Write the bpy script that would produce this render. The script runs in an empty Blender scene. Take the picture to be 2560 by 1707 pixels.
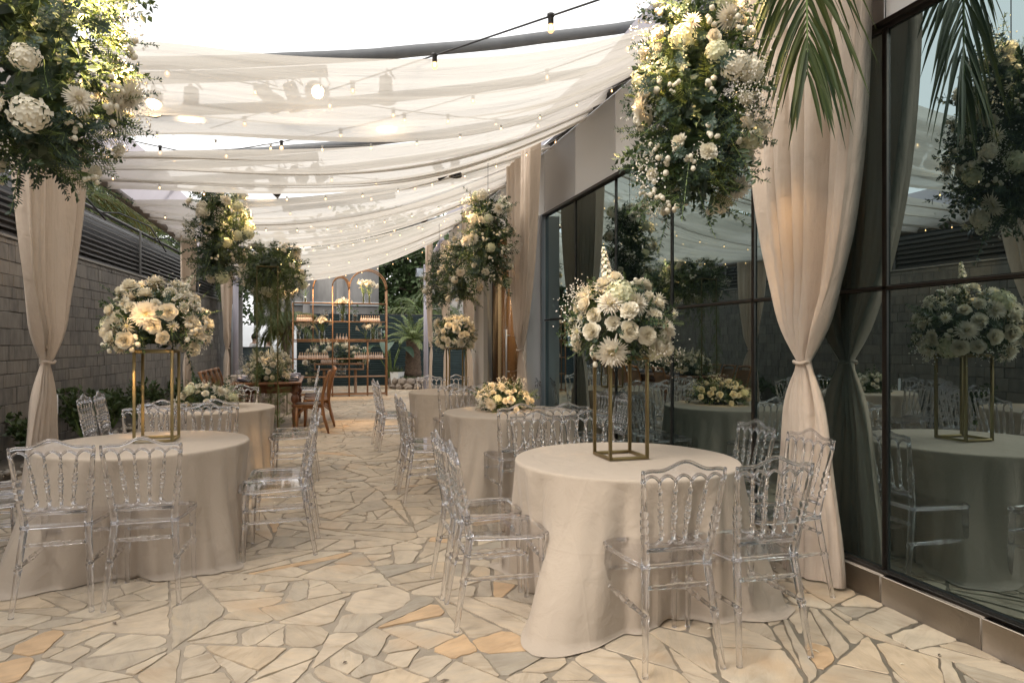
import bpy, math, random
from math import sin, cos, pi, sqrt, exp, radians, atan2
from mathutils import Vector, Matrix, Euler, noise
S = bpy.context.scene
COL = S.collection
R = random.Random(7)
V = Vector

# ------------------------------------------------------------------ materials
def new_mat(name):
    m = bpy.data.materials.new(name); m.use_nodes = True
    nt = m.node_tree; nt.nodes.clear()
    return m, nt, nt.nodes, nt.links
def N(nt, typ, **kw):
    n = nt.nodes.new(typ)
    for k, v in kw.items():
        if k.startswith('i_'):
            key = k[2:]
            key = int(key) if key.isdigit() else key.replace('_', ' ')
            n.inputs[key].default_value = v
        else:
            setattr(n, k, v)
    return n
def c4(c): return (c[0], c[1], c[2], 1)
def ramp(nt, stops, interp='LINEAR'):
    n = nt.nodes.new('ShaderNodeValToRGB'); e = n.color_ramp.elements; n.color_ramp.interpolation = interp
    e[0].position, e[0].color = stops[0][0], c4(stops[0][1]); e[1].position, e[1].color = stops[-1][0], c4(stops[-1][1])
    for p, c in stops[1:-1]:
        k = e.new(p); k.color = c4(c)
    return n
def simple(name, c1, c2=None, scale=8, rough=.6, metal=0, bump=0, bscale=60, spec=.5, island=None, transl=0, stretch=None, sheen=0):
    """noise-mottled principled; island = (c3, amount) varies by mesh island"""
    m, nt, ns, L = new_mat(name)
    out = N(nt, 'ShaderNodeOutputMaterial'); p = N(nt, 'ShaderNodeBsdfPrincipled', i_Roughness=rough, i_Metallic=metal)
    p.inputs['Specular IOR Level'].default_value = spec
    if sheen: p.inputs['Sheen Weight'].default_value = sheen
    tc = N(nt, 'ShaderNodeTexCoord'); src = tc.outputs['Object']
    if stretch:
        mp = N(nt, 'ShaderNodeMapping'); mp.inputs['Scale'].default_value = stretch; L.new(src, mp.inputs[0]); src = mp.outputs[0]
    col = None
    if c2:
        no = N(nt, 'ShaderNodeTexNoise', i_Scale=scale, i_Detail=5.0, i_Roughness=.6); L.new(src, no.inputs['Vector'])
        r = ramp(nt, [(.3, c1), (.7, c2)]); L.new(no.outputs['Fac'], r.inputs[0]); col = r.outputs[0]
    if island:
        g = N(nt, 'ShaderNodeNewGeometry'); mx = N(nt, 'ShaderNodeMix', data_type='RGBA')
        mu = N(nt, 'ShaderNodeMath', operation='MULTIPLY'); mu.inputs[1].default_value = island[1]
        L.new(g.outputs['Random Per Island'], mu.inputs[0]); L.new(mu.outputs[0], mx.inputs[0])
        if col: L.new(col, mx.inputs[6])
        else: mx.inputs[6].default_value = c4(c1)
        mx.inputs[7].default_value = c4(island[0]); col = mx.outputs[2]
    if col: L.new(col, p.inputs['Base Color'])
    else: p.inputs['Base Color'].default_value = c4(c1)
    if bump:
        nb = N(nt, 'ShaderNodeTexNoise', i_Scale=bscale, i_Detail=4.0); L.new(src, nb.inputs['Vector'])
        b = N(nt, 'ShaderNodeBump', i_Strength=bump, i_Distance=.01); L.new(nb.outputs['Fac'], b.inputs['Height']); L.new(b.outputs[0], p.inputs['Normal'])
    if transl:
        t = N(nt, 'ShaderNodeBsdfTranslucent'); mx2 = N(nt, 'ShaderNodeMixShader', i_0=transl)
        if col: L.new(col, t.inputs[0])
        else: t.inputs[0].default_value = c4(c1)
        L.new(p.outputs[0], mx2.inputs[1]); L.new(t.outputs[0], mx2.inputs[2]); L.new(mx2.outputs[0], out.inputs[0])
    else:
        L.new(p.outputs[0], out.inputs[0])
    return m
def emissive(name, col, strength):
    m, nt, ns, L = new_mat(name)
    out = N(nt, 'ShaderNodeOutputMaterial'); e = N(nt, 'ShaderNodeEmission', i_Strength=strength); e.inputs[0].default_value = c4(col)
    L.new(e.outputs[0], out.inputs[0]); return m

M = {}
def mats():
    M['white_petal'] = simple('white_petal', (.81, .755, .61), (.86, .82, .70), 6, .55, island=((.80, .70, .52), .35), transl=.25)
    M['mum_petal'] = simple('mum_petal', (.85, .80, .67), None, rough=.5, island=((.82, .72, .62), .5), transl=.25)
    M['cream_petal'] = simple('cream_petal', (.84, .76, .58), (.87, .80, .65), 9, .5, island=((.88, .83, .70), .7), transl=.2)
    M['green_petal'] = simple('green_petal', (.62, .64, .38), (.74, .72, .50), 14, .6, island=((.78, .76, .58), .7), transl=.25)
    M['stamen'] = simple('stamen', (.70, .60, .30), (.62, .56, .28), 40, .7)
    M['tiny_bloom'] = simple('tiny_bloom', (.80, .76, .68), None, rough=.6, island=((.66, .58, .46), .6))
    M['euc'] = simple('eucalyptus_leaf', (.04, .072, .05), (.085, .125, .09), 9, .5, island=((.03, .06, .035), .7), transl=.15)
    M['ruscus'] = simple('ruscus_leaf', (.035, .065, .022), (.07, .11, .035), 9, .42, island=((.025, .045, .02), .8), transl=.15)
    M['fern'] = simple('feathery_leaf', (.10, .14, .04), (.16, .19, .055), 7, .6, island=((.07, .10, .03), .8), transl=.25)
    M['stem'] = simple('flower_stem', (.12, .20, .05), (.20, .26, .08), 20, .5)
    M['palm_leaf'] = simple('palm_leaflet', (.018, .042, .010), (.036, .066, .015), 5, .5, island=((.13, .14, .03), .5), transl=.2)
    M['cycad_leaf'] = simple('cycad_leaflet', (.10, .13, .04), (.17, .19, .06), 5, .5, island=((.06, .10, .04), .6), transl=.15)
    M['tree_leaf'] = simple('tree_leaf', (.045, .085, .03), (.085, .13, .05), 1.2, .6, island=((.10, .14, .06), .7), transl=.3)
    M['dry_leaf'] = simple('dry_palm_leaf', (.13, .10, .03), (.20, .15, .04), 3, .6, island=((.12, .15, .04), .8), transl=.3)
    M['shrub_leaf'] = simple('shrub_leaf', (.025, .055, .018), (.06, .10, .03), 6, .45, island=((.08, .09, .03), .6), transl=.15)
    M['bark'] = simple('bark', (.10, .075, .055), (.19, .15, .115), 6, .9, bump=.8, bscale=20, stretch=(1, 1, .3))
    M['cycad_bark'] = simple('cycad_bark', (.05, .035, .025), (.13, .09, .06), 14, .95, bump=1, bscale=30)
    M['gold'] = simple('gold_paint', (.25, .18, .075), (.31, .23, .10), 12, .38, metal=.55, bump=.05)
    M['olive'] = simple('olive_gold_tube', (.09, .075, .025), (.14, .11, .04), 9, .5, metal=.3)
    M['copper'] = simple('copper_brown_metal', (.24, .125, .058), (.31, .165, .078), 5, .42, metal=.2)
    M['wood'] = simple('red_brown_wood', (.10, .037, .016), (.19, .075, .032), 4, .4, bump=.15, bscale=18, stretch=(9, 9, 1.2))
    M['wood_top'] = simple('table_top_wood', (.12, .048, .02), (.22, .095, .04), 4, .35, bump=.12, bscale=18, stretch=(12, 1, 5))
    M['chair_wood'] = simple('honey_wood', (.20, .085, .03), (.31, .14, .05), 6, .38, bump=.1, bscale=22, stretch=(6, 6, 1))
    M['grey_beam'] = simple('grey_tarp_beam', (.10, .105, .11), (.16, .165, .17), 3, .55, bump=.4, bscale=7)
    M['rail'] = simple('brown_grey_rail', (.13, .11, .10), (.19, .165, .15), 4, .55)
    M['lav'] = simple('lavender_grey_tarp', (.46, .44, .49), (.53, .51, .56), 2, .5, transl=.5)
    M['black'] = simple('black_metal', (.012, .011, .012), (.03, .028, .027), 9, .45)
    M['dark_frame'] = simple('dark_bronze_frame', (.022, .017, .015), (.045, .036, .03), 3, .4, metal=.3)
    M['cable'] = simple('black_cable', (.02, .02, .022), None, rough=.6)
    M['bulb'] = emissive('warm_bulb', (1.0, .62, .30), 14)
    M['lens'] = emissive('spot_lens', (1.0, .70, .40), 30)
    M['panel'] = simple('white_panel', (.88, .875, .865), (.90, .895, .885), 1.2, .6, bump=.04, bscale=3)
    M['panel_grey'] = simple('grey_panel', (.34, .36, .36), (.41, .43, .42), 1.5, .45)
    M['steel'] = simple('blue_grey_steel', (.42, .47, .52), (.52, .57, .61), 2, .35, metal=.25)
    M['ply'] = simple('beige_plinth_stone', (.42, .36, .30), (.50, .435, .37), 3, .6, bump=.15, bscale=40)
    M['concrete'] = simple('weathered_concrete', (.13, .125, .12), (.30, .285, .27), 1.1, .9, bump=.5, bscale=9, stretch=(1, 1, .35))
    M['soil'] = simple('bed_soil', (.05, .04, .03), (.12, .10, .075), 12, .95, bump=1, bscale=40)
    M['pebble'] = simple('bed_pebble', (.30, .27, .22), (.42, .38, .32), 5, .8, island=((.20, .17, .14), .8))
    M['rock'] = simple('planter_rock', (.20, .16, .125), (.31, .26, .21), 6, .85, bump=.8, bscale=14, island=((.15, .13, .12), .7))
    M['pot'] = simple('white_pot', (.55, .56, .55), (.62, .63, .62), 5, .5)
    M['bottle'] = simple('pink_cream_bottle', (.76, .60, .50), (.82, .68, .58), 8, .4, transl=.2)
    M['cork'] = simple('bottle_stick', (.60, .42, .28), None, rough=.6)
    M['candle'] = simple('ivory_candle', (.75, .70, .62), None, rough=.5, transl=.3)
    M['plate'] = simple('dark_charger_plate', (.03, .02, .02), None, rough=.25)
    M['napkin'] = simple('lilac_grey_napkin', (.50, .46, .52), (.56, .52, .57), 10, .9, bump=.2)
    M['skin'] = simple('skin', (.42, .26, .18), None, rough=.5)
    M['hair_dark'] = simple('dark_hair', (.012, .01, .009), None, rough=.4)
    M['hair_brown'] = simple('brown_hair', (.16, .09, .05), (.22, .13, .07), 20, .45)
    M['shirt_white'] = simple('white_shirt', (.75, .74, .74), None, rough=.9)
    M['shirt_grey'] = simple('beige_shirt', (.45, .38, .33), None, rough=.9)
    M['white_wall'] = simple('white_plaster', (.78, .80, .82), (.82, .84, .86), 2, .8)
    M['warm_wall'] = simple('warm_room_wall', (.42, .24, .11), (.50, .30, .14), 2, .7)
    M['switch'] = simple('white_plastic', (.75, .75, .74), None, rough=.4)
    # corrugated dark green sheet
    M['green_sheet'] = simple('dark_green_sheet', (.008, .022, .024), (.014, .032, .034), 2, .5)
    M['slat'] = simple('grey_metal_slat', (.05, .044, .038), (.07, .062, .053), 6, .42, metal=.3, stretch=(1, .2, 1))
    # cloths with a woven bump
    def cloth(name, c1, c2, tr, weave=900, sheen=.15, stretch=None, crease=False):
        m, nt, ns, L = new_mat(name)
        out = N(nt, 'ShaderNodeOutputMaterial'); p = N(nt, 'ShaderNodeBsdfPrincipled', i_Roughness=.95)
        p.inputs['Specular IOR Level'].default_value = .15; p.inputs['Sheen Weight'].default_value = sheen
        tc = N(nt, 'ShaderNodeTexCoord')
        no = N(nt, 'ShaderNodeTexNoise', i_Scale=2.2, i_Detail=3.0); L.new(tc.outputs['Object'], no.inputs['Vector'])
        r = ramp(nt, [(.3, c1), (.7, c2)]); L.new(no.outputs['Fac'], r.inputs[0])
        nw = N(nt, 'ShaderNodeTexNoise', i_Scale=float(weave) / 4, i_Detail=2.0); L.new(tc.outputs['Object'], nw.inputs['Vector'])
        nw2 = N(nt, 'ShaderNodeTexNoise', i_Scale=9.0, i_Detail=6.0, i_Roughness=.55, i_Distortion=.6); L.new(tc.outputs['Object'], nw2.inputs['Vector'])
        b1 = N(nt, 'ShaderNodeBump', i_Strength=.25, i_Distance=.002); L.new(nw.outputs['Fac'], b1.inputs['Height'])
        b2 = N(nt, 'ShaderNodeBump', i_Strength=.34, i_Distance=.035); L.new(nw2.outputs['Fac'], b2.inputs['Height']); L.new(b1.outputs[0], b2.inputs['Normal'])
        last = b2
        if stretch:
            mp = N(nt, 'ShaderNodeMapping'); mp.inputs['Scale'].default_value = stretch; L.new(tc.outputs['Object'], mp.inputs[0])
            n3 = N(nt, 'ShaderNodeTexNoise', i_Scale=1.0, i_Detail=4.0, i_Roughness=.6, i_Distortion=.8); L.new(mp.outputs[0], n3.inputs['Vector'])
            b3 = N(nt, 'ShaderNodeBump', i_Strength=.45, i_Distance=.03); L.new(n3.outputs['Fac'], b3.inputs['Height']); L.new(last.outputs[0], b3.inputs['Normal']); last = b3
        if crease:   # ironed fold lines of a cloth kept folded
            sp = N(nt, 'ShaderNodeSeparateXYZ'); L.new(tc.outputs['Object'], sp.inputs[0])
            for ax, off in (('X', .11), ('Y', .07), ('Z', .02)):
                ad = N(nt, 'ShaderNodeMath', operation='ADD'); ad.inputs[1].default_value = off; L.new(sp.outputs[ax], ad.inputs[0])
                pp = N(nt, 'ShaderNodeMath', operation='PINGPONG'); pp.inputs[1].default_value = .21; L.new(ad.outputs[0], pp.inputs[0])
                mr = N(nt, 'ShaderNodeMapRange', interpolation_type='SMOOTHSTEP'); mr.inputs[1].default_value = 0; mr.inputs[2].default_value = .009; mr.inputs[3].default_value = 1; mr.inputs[4].default_value = 0; L.new(pp.outputs[0], mr.inputs[0])
                b4 = N(nt, 'ShaderNodeBump', i_Strength=.22, i_Distance=.004); L.new(mr.outputs[0], b4.inputs['Height']); L.new(last.outputs[0], b4.inputs['Normal']); last = b4
        L.new(last.outputs[0], p.inputs['Normal']); L.new(r.outputs[0], p.inputs['Base Color'])
        t = N(nt, 'ShaderNodeBsdfTranslucent'); L.new(r.outputs[0], t.inputs[0])
        mx = N(nt, 'ShaderNodeMixShader', i_0=tr); L.new(p.outputs[0], mx.inputs[1]); L.new(t.outputs[0], mx.inputs[2]); L.new(mx.outputs[0], out.inputs[0])
        return m
    M['cloth'] = cloth('cream_linen', (.43, .357, .285), (.475, .397, .318), .04, crease=True)
    M['curtain'] = cloth('sand_linen_curtain', (.55, .455, .37), (.60, .50, .41), .12, stretch=(16, 16, 1.3))
    # sheer voile: transparent + translucent + diffuse
    m, nt, ns, L = new_mat('sheer_voile')
    out = N(nt, 'ShaderNodeOutputMaterial'); tc = N(nt, 'ShaderNodeTexCoord')
    mp = N(nt, 'ShaderNodeMapping'); mp.inputs['Scale'].default_value = (160, 160, 160); L.new(tc.outputs['Object'], mp.inputs[0])
    no = N(nt, 'ShaderNodeTexNoise', i_Scale=1.0, i_Detail=5.0); L.new(mp.outputs[0], no.inputs['Vector'])
    mr = N(nt, 'ShaderNodeMapRange'); mr.inputs[1].default_value = .3; mr.inputs[2].default_value = .7; mr.inputs[3].default_value = .15; mr.inputs[4].default_value = .21
    L.new(no.outputs['Fac'], mr.inputs[0])
    d = N(nt, 'ShaderNodeBsdfDiffuse'); d.inputs[0].default_value = (.70, .665, .615, 1)
    t = N(nt, 'ShaderNodeBsdfTranslucent'); t.inputs[0].default_value = (.585, .545, .485, 1)
    mp2 = N(nt, 'ShaderNodeMapping'); mp2.inputs['Scale'].default_value = (1.1, 13, 3); L.new(tc.outputs['Object'], mp2.inputs[0])
    n2 = N(nt, 'ShaderNodeTexNoise', i_Scale=1.0, i_Detail=5.0, i_Distortion=.5); L.new(mp2.outputs[0], n2.inputs['Vector'])
    bp = N(nt, 'ShaderNodeBump', i_Strength=.7, i_Distance=.05); L.new(n2.outputs['Fac'], bp.inputs['Height']); L.new(bp.outputs[0], d.inputs['Normal']); L.new(bp.outputs[0], t.inputs['Normal'])
    a = N(nt, 'ShaderNodeMixShader', i_0=.62); L.new(d.outputs[0], a.inputs[1]); L.new(t.outputs[0], a.inputs[2])
    tp = N(nt, 'ShaderNodeBsdfTransparent'); tp.inputs[0].default_value = (1, .98, .95, 1)
    bm = N(nt, 'ShaderNodeMixShader'); L.new(mr.outputs[0], bm.inputs[0]); L.new(a.outputs[0], bm.inputs[1]); L.new(tp.outputs[0], bm.inputs[2])
    L.new(bm.outputs[0], out.inputs[0]); M['voile'] = m
    # clear acrylic
    m, nt, ns, L = new_mat('clear_acrylic')
    out = N(nt, 'ShaderNodeOutputMaterial')
    p = N(nt, 'ShaderNodeBsdfPrincipled', i_Roughness=.0, i_IOR=1.49); p.inputs['Transmission Weight'].default_value = 1
    p.inputs['Base Color'].default_value = (.975, .975, .99, 1)
    tp = N(nt, 'ShaderNodeBsdfTransparent'); tp.inputs[0].default_value = (.95, .95, .965, 1)
    mx = N(nt, 'ShaderNodeMixShader', i_0=.15); L.new(p.outputs[0], mx.inputs[1]); L.new(tp.outputs[0], mx.inputs[2]); L.new(mx.outputs[0], out.inputs[0])
    M['acrylic'] = m
    for nm, tint, k0, k1 in (('acrylic_plate', (.972, .972, .985), .05, .75), ('glass', (.95, .965, .955), .05, .7)):
        m, nt, ns, L = new_mat(nm); out = N(nt, 'ShaderNodeOutputMaterial')
        g = N(nt, 'ShaderNodeBsdfGlossy', i_Roughness=.02); tp = N(nt, 'ShaderNodeBsdfTransparent'); tp.inputs[0].default_value = c4(tint)
        lw = N(nt, 'ShaderNodeLayerWeight', i_Blend=.5); pw = N(nt, 'ShaderNodeMath', operation='POWER'); pw.inputs[1].default_value = 4.0; L.new(lw.outputs['Facing'], pw.inputs[0])
        ma = N(nt, 'ShaderNodeMath', operation='MULTIPLY_ADD'); ma.inputs[1].default_value = k1; ma.inputs[2].default_value = k0; L.new(pw.outputs[0], ma.inputs[0])
        mx = N(nt, 'ShaderNodeMixShader'); L.new(ma.outputs[0], mx.inputs[0]); L.new(tp.outputs[0], mx.inputs[1]); L.new(g.outputs[0], mx.inputs[2]); L.new(mx.outputs[0], out.inputs[0]); M[nm] = m
    # dark mirror-tinted facade glass
    m, nt, ns, L = new_mat('tinted_mirror_glass')
    out = N(nt, 'ShaderNodeOutputMaterial')
    g = N(nt, 'ShaderNodeBsdfGlossy', i_Roughness=.0); g.inputs[0].default_value = (.66, .82, .83, 1)
    d = N(nt, 'ShaderNodeBsdfDiffuse'); d.inputs[0].default_value = (.004, .006, .006, 1)
    fr = N(nt, 'ShaderNodeFresnel', i_IOR=2.6)
    tc = N(nt, 'ShaderNodeTexCoord'); no = N(nt, 'ShaderNodeTexNoise', i_Scale=1.1, i_Detail=0.0); L.new(tc.outputs['Object'], no.inputs['Vector'])
    b = N(nt, 'ShaderNodeBump', i_Strength=.05, i_Distance=.02); L.new(no.outputs['Fac'], b.inputs['Height']); L.new(b.outputs[0], g.inputs['Normal'])
    mr = N(nt, 'ShaderNodeMath', operation='MULTIPLY_ADD'); mr.inputs[1].default_value = 1.0; mr.inputs[2].default_value = .19; L.new(fr.outputs[0], mr.inputs[0])
    mx = N(nt, 'ShaderNodeMixShader'); L.new(mr.outputs[0], mx.inputs[0]); L.new(d.outputs[0], mx.inputs[1]); L.new(g.outputs[0], mx.inputs[2]); L.new(mx.outputs[0], out.inputs[0])
    M['mirror'] = m
    # quartzite crazy paving
    m, nt, ns, L = new_mat('quartzite_paving')
    out = N(nt, 'ShaderNodeOutputMaterial'); p = N(nt, 'ShaderNodeBsdfPrincipled', i_Roughness=.55)
    geo = N(nt, 'ShaderNodeNewGeometry'); tc = N(nt, 'ShaderNodeTexCoord')
    r = ramp(nt, [(0, (0.443, 0.369, 0.280)), (.2, (0.494, 0.419, 0.325)), (.36, (0.464, 0.394, 0.307)), (.5, (0.515, 0.433, 0.334)), (.66, (0.422, 0.364, 0.289)), (.78, (0.505, 0.409, 0.298)), (.84, (0.515, 0.443, 0.347)), (.93, (0.525, 0.369, 0.227)), (.965, (0.345, 0.305, 0.249)), (1, (0.433, 0.295, 0.205))], 'CONSTANT')
    L.new(geo.outputs['Random Per Island'], r.inputs[0])
    # each stone gets its own veining: shift & rotate coordinates by island
    cmb = N(nt, 'ShaderNodeCombineXYZ'); mm = N(nt, 'ShaderNodeMath', operation='MULTIPLY'); mm.inputs[1].default_value = 6.28; L.new(geo.outputs['Random Per Island'], mm.inputs[0])
    rot = N(nt, 'ShaderNodeVectorRotate', rotation_type='Z_AXIS'); L.new(tc.outputs['Object'], rot.inputs['Vector']); L.new(mm.outputs[0], rot.inputs['Angle'])
    mp = N(nt, 'ShaderNodeMapping'); mp.inputs['Scale'].default_value = (2.0, 9, 1); L.new(rot.outputs[0], mp.inputs[0])
    n1 = N(nt, 'ShaderNodeTexNoise', i_Scale=1.6, i_Detail=8.0, i_Roughness=.68, i_Distortion=.8); L.new(mp.outputs[0], n1.inputs['Vector'])
    n2 = N(nt, 'ShaderNodeTexNoise', i_Scale=7.0, i_Detail=6.0, i_Roughness=.6); L.new(tc.outputs['Object'], n2.inputs['Vector'])
    r1 = ramp(nt, [(.28, (.72, .66, .58)), (.5, (1, 1, 1)), (.74, (1.16, 1.10, .98))]); L.new(n1.outputs['Fac'], r1.inputs[0])
    r2 = ramp(nt, [(.3, (.80, .77, .74)), (.6, (1.05, 1.03, 1.0))]); L.new(n2.outputs['Fac'], r2.inputs[0])
    m1 = N(nt, 'ShaderNodeMix', data_type='RGBA', blend_type='MULTIPLY', i_0=.8); L.new(r.outputs[0], m1.inputs[6]); L.new(r1.outputs[0], m1.inputs[7])
    m2 = N(nt, 'ShaderNodeMix', data_type='RGBA', blend_type='MULTIPLY', i_0=.9); L.new(m1.outputs[2], m2.inputs[6]); L.new(r2.outputs[0], m2.inputs[7])
    n3 = N(nt, 'ShaderNodeTexNoise', i_Scale=1.7, i_Detail=3.0); L.new(tc.outputs['Object'], n3.inputs['Vector'])
    r3 = ramp(nt, [(.58, (0, 0, 0)), (.72, (.55, .55, .55))]); L.new(n3.outputs['Fac'], r3.inputs[0])
    m3 = N(nt, 'ShaderNodeMix', data_type='RGBA', i_0=0); m3.inputs[7].default_value = (.52, .34, .19, 1); L.new(r3.outputs[0], m3.inputs[0]); L.new(m2.outputs[2], m3.inputs[6])
    L.new(m3.outputs[2], p.inputs['Base Color'])
    bb = N(nt, 'ShaderNodeBump', i_Strength=.5, i_Distance=.012); L.new(n1.outputs['Fac'], bb.inputs['Height']); L.new(bb.outputs[0], p.inputs['Normal'])
    rr = N(nt, 'ShaderNodeMapRange'); rr.inputs[3].default_value = .42; rr.inputs[4].default_value = .7; L.new(n2.outputs['Fac'], rr.inputs[0]); L.new(rr.outputs[0], p.inputs['Roughness'])
    L.new(p.outputs[0], out.inputs[0]); M['paving'] = m
    M['mortar'] = simple('paving_mortar', (.27, .225, .17), (.355, .30, .235), 5, .9, bump=.5, bscale=70)
    M['earth'] = simple('outer_ground', (.12, .11, .09), (.2, .18, .15), .6, .95)
    M['stone_tile'] = simple('grey_stone_tile', (.085, .078, .069), (.165, .152, .134), 9, .85, bump=1.0, bscale=16, stretch=(1, 1, .45), island=((.25, .22, .18), .4))
    M['grout'] = simple('dark_grout', (.10, .094, .086), None, rough=.95)
    M['roof_tile'] = simple('red_clay_tile', (.33, .12, .075), (.45, .19, .12), 5, .8, bump=.4, bscale=12, island=((.22, .10, .07), .6))
    M['rattan'] = None
    m, nt, ns, L = new_mat('woven_rattan')
    out = N(nt, 'ShaderNodeOutputMaterial'); p = N(nt, 'ShaderNodeBsdfPrincipled', i_Roughness=.55); tc = N(nt, 'ShaderNodeTexCoord')
    w = N(nt, 'ShaderNodeTexWave', i_Scale=14.0, i_Distortion=1.0, bands_direction='Z'); L.new(tc.outputs['Object'], w.inputs['Vector'])
    r = ramp(nt, [(.2, (.10, .045, .018)), (.6, (.30, .15, .06))]); L.new(w.outputs['Fac'], r.inputs[0]); L.new(r.outputs[0], p.inputs['Base Color'])
    b = N(nt, 'ShaderNodeBump', i_Strength=.8, i_Distance=.01); L.new(w.outputs['Fac'], b.inputs['Height']); L.new(b.outputs[0], p.inputs['Normal'])
    L.new(p.outputs[0], out.inputs[0]); M['rattan'] = m
mats()

# ------------------------------------------------------------------ mesh builder
class MB:
    def __init__(s): s.v = []; s.f = []; s.m = []
    def add(s, vs, fs, mi=0):
        o = len(s.v); s.v.extend(tuple(x) for x in vs); s.f.extend(tuple(i + o for i in f) for f in fs)
        s.m.extend([mi] * len(fs) if isinstance(mi, int) else mi); return s
    def put(s, t, mat, mi=None):
        o = len(s.v); s.v.extend(tuple(mat @ V(x)) for x in t.v); s.f.extend(tuple(i + o for i in f) for f in t.f)
        s.m.extend(t.m if mi is None else [mi] * len(t.f)); return s
    def box(s, c, d, rz=0, mi=0):
        x, y, z = d[0] / 2, d[1] / 2, d[2] / 2
        vs = []
        for a, b, e in ((-x, -y, -z), (x, -y, -z), (x, y, -z), (-x, y, -z), (-x, -y, z), (x, -y, z), (x, y, z), (-x, y, z)):
            vs.append((c[0] + a * cos(rz) - b * sin(rz), c[1] + a * sin(rz) + b * cos(rz), c[2] + e))
        return s.add(vs, [(3, 2, 1, 0), (4, 5, 6, 7), (0, 1, 5, 4), (1, 2, 6, 5), (2, 3, 7, 6), (3, 0, 4, 7)], mi)
    def bbox(s, c, d, rz=0, b=.004, mi=0):
        """box with chamfered edges (octagonal section on all sides via 24 verts)"""
        x, y, z = d[0] / 2, d[1] / 2, d[2] / 2; b = min(b, x * .9, y * .9, z * .9)
        vs = []; idx = {}
        for sx in (-1, 1):
            for sy in (-1, 1):
                for sz in (-1, 1):
                    for k, (bx, by, bz) in enumerate(((0, b, b), (b, 0, b), (b, b, 0))):
                        a, q, e = sx * (x - bx), sy * (y - by), sz * (z - bz)
                        idx[(sx, sy, sz, k)] = len(vs)
                        vs.append((c[0] + a * cos(rz) - q * sin(rz), c[1] + a * sin(rz) + q * cos(rz), c[2] + e))
        fs = []
        for s1 in (-1, 1):
            q = [(s1, -1, -1, 0), (s1, 1, -1, 0), (s1, 1, 1, 0), (s1, -1, 1, 0)]; fs.append([idx[k] for k in (q if s1 > 0 else q[::-1])])
            q = [(-1, s1, -1, 1), (-1, s1, 1, 1), (1, s1, 1, 1), (1, s1, -1, 1)]; fs.append([idx[k] for k in (q if s1 > 0 else q[::-1])])
            q = [(-1, -1, s1, 2), (1, -1, s1, 2), (1, 1, s1, 2), (-1, 1, s1, 2)]; fs.append([idx[k] for k in (q if s1 > 0 else q[::-1])])
        for s1 in (-1, 1):
            for s2 in (-1, 1):
                fs.append([idx[(s1, s2, -1, 0)], idx[(s1, s2, 1, 0)], idx[(s1, s2, 1, 1)], idx[(s1, s2, -1, 1)]])
                fs.append([idx[(s1, -1, s2, 0)], idx[(s1, 1, s2, 0)], idx[(s1, 1, s2, 2)], idx[(s1, -1, s2, 2)]])
                fs.append([idx[(-1, s1, s2, 1)], idx[(1, s1, s2, 1)], idx[(1, s1, s2, 2)], idx[(-1, s1, s2, 2)]])
                for s3 in (-1, 1): fs.append([idx[(s1, s2, s3, 0)], idx[(s1, s2, s3, 1)], idx[(s1, s2, s3, 2)]])
        return s.add(vs, fs, mi)
    def tube(s, pts, r, seg=8, mi=0, cap=True, flat=1.0):
        pts = [V(p) for p in pts]; n = len(pts); rs = r if isinstance(r, (list, tuple)) else [r] * n
        vs = []; up = V((0, 0, 1)); prev = None
        for i, p in enumerate(pts):
            t = (pts[min(i + 1, n - 1)] - pts[max(i - 1, 0)])
            if t.length < 1e-9: t = V((0, 0, 1))
            t.normalize()
            if prev is None:
                a = V((1, 0, 0)) if abs(t.x) < .9 else V((0, 1, 0))
                u = t.cross(a).normalized()
            else:
                u = (prev - t * prev.dot(t))
                u = u.normalized() if u.length > 1e-6 else t.orthogonal().normalized()
            prev = u; w = t.cross(u)
            for k in range(seg):
                an = 2 * pi * k / seg; vs.append(p + (u * cos(an) + w * sin(an) * flat) * rs[i])
        fs = []
        for i in range(n - 1):
            for k in range(seg):
                fs.append((i * seg + k, i * seg + (k + 1) % seg, (i + 1) * seg + (k + 1) % seg, (i + 1) * seg + k))
        if cap: fs.append(tuple(range(seg))[::-1]); fs.append(tuple((n - 1) * seg + k for k in range(seg)))
        return s.add(vs, fs, mi)
    def turned(s, p0, p1, prof, seg=8, mi=0):
        p0, p1 = V(p0), V(p1)
        return s.tube([p0.lerp(p1, t) for t, r in prof], [r for t, r in prof], seg, mi)
    def lathe(s, prof, seg=16, c=(0, 0, 0), mi=0):
        vs = []; n = len(prof)
        for r, z in prof:
            for k in range(seg): vs.append((c[0] + r * cos(2 * pi * k / seg), c[1] + r * sin(2 * pi * k / seg), c[2] + z))
        fs = [(i * seg + k, i * seg + (k + 1) % seg, (i + 1) * seg + (k + 1) % seg, (i + 1) * seg + k) for i in range(n - 1) for k in range(seg)]
        if prof[0][0] > 1e-6: fs.append(tuple(range(seg))[::-1])
        if prof[-1][0] > 1e-6: fs.append(tuple((n - 1) * seg + k for k in range(seg)))
        return s.add(vs, fs, mi)
    def grid(s, fn, nu, nv, mi=0, wrap=False):
        vs = [fn(i / nu, j / nv) for i in range(nu if wrap else nu + 1) for j in range(nv + 1)]
        w = nv + 1; m = nu if wrap else nu + 1
        fs = [(i * w + j, ((i + 1) % m) * w + j, ((i + 1) % m) * w + j + 1, i * w + j + 1) for i in range(nu) for j in range(nv)]
        return s.add(vs, fs, mi)
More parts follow.
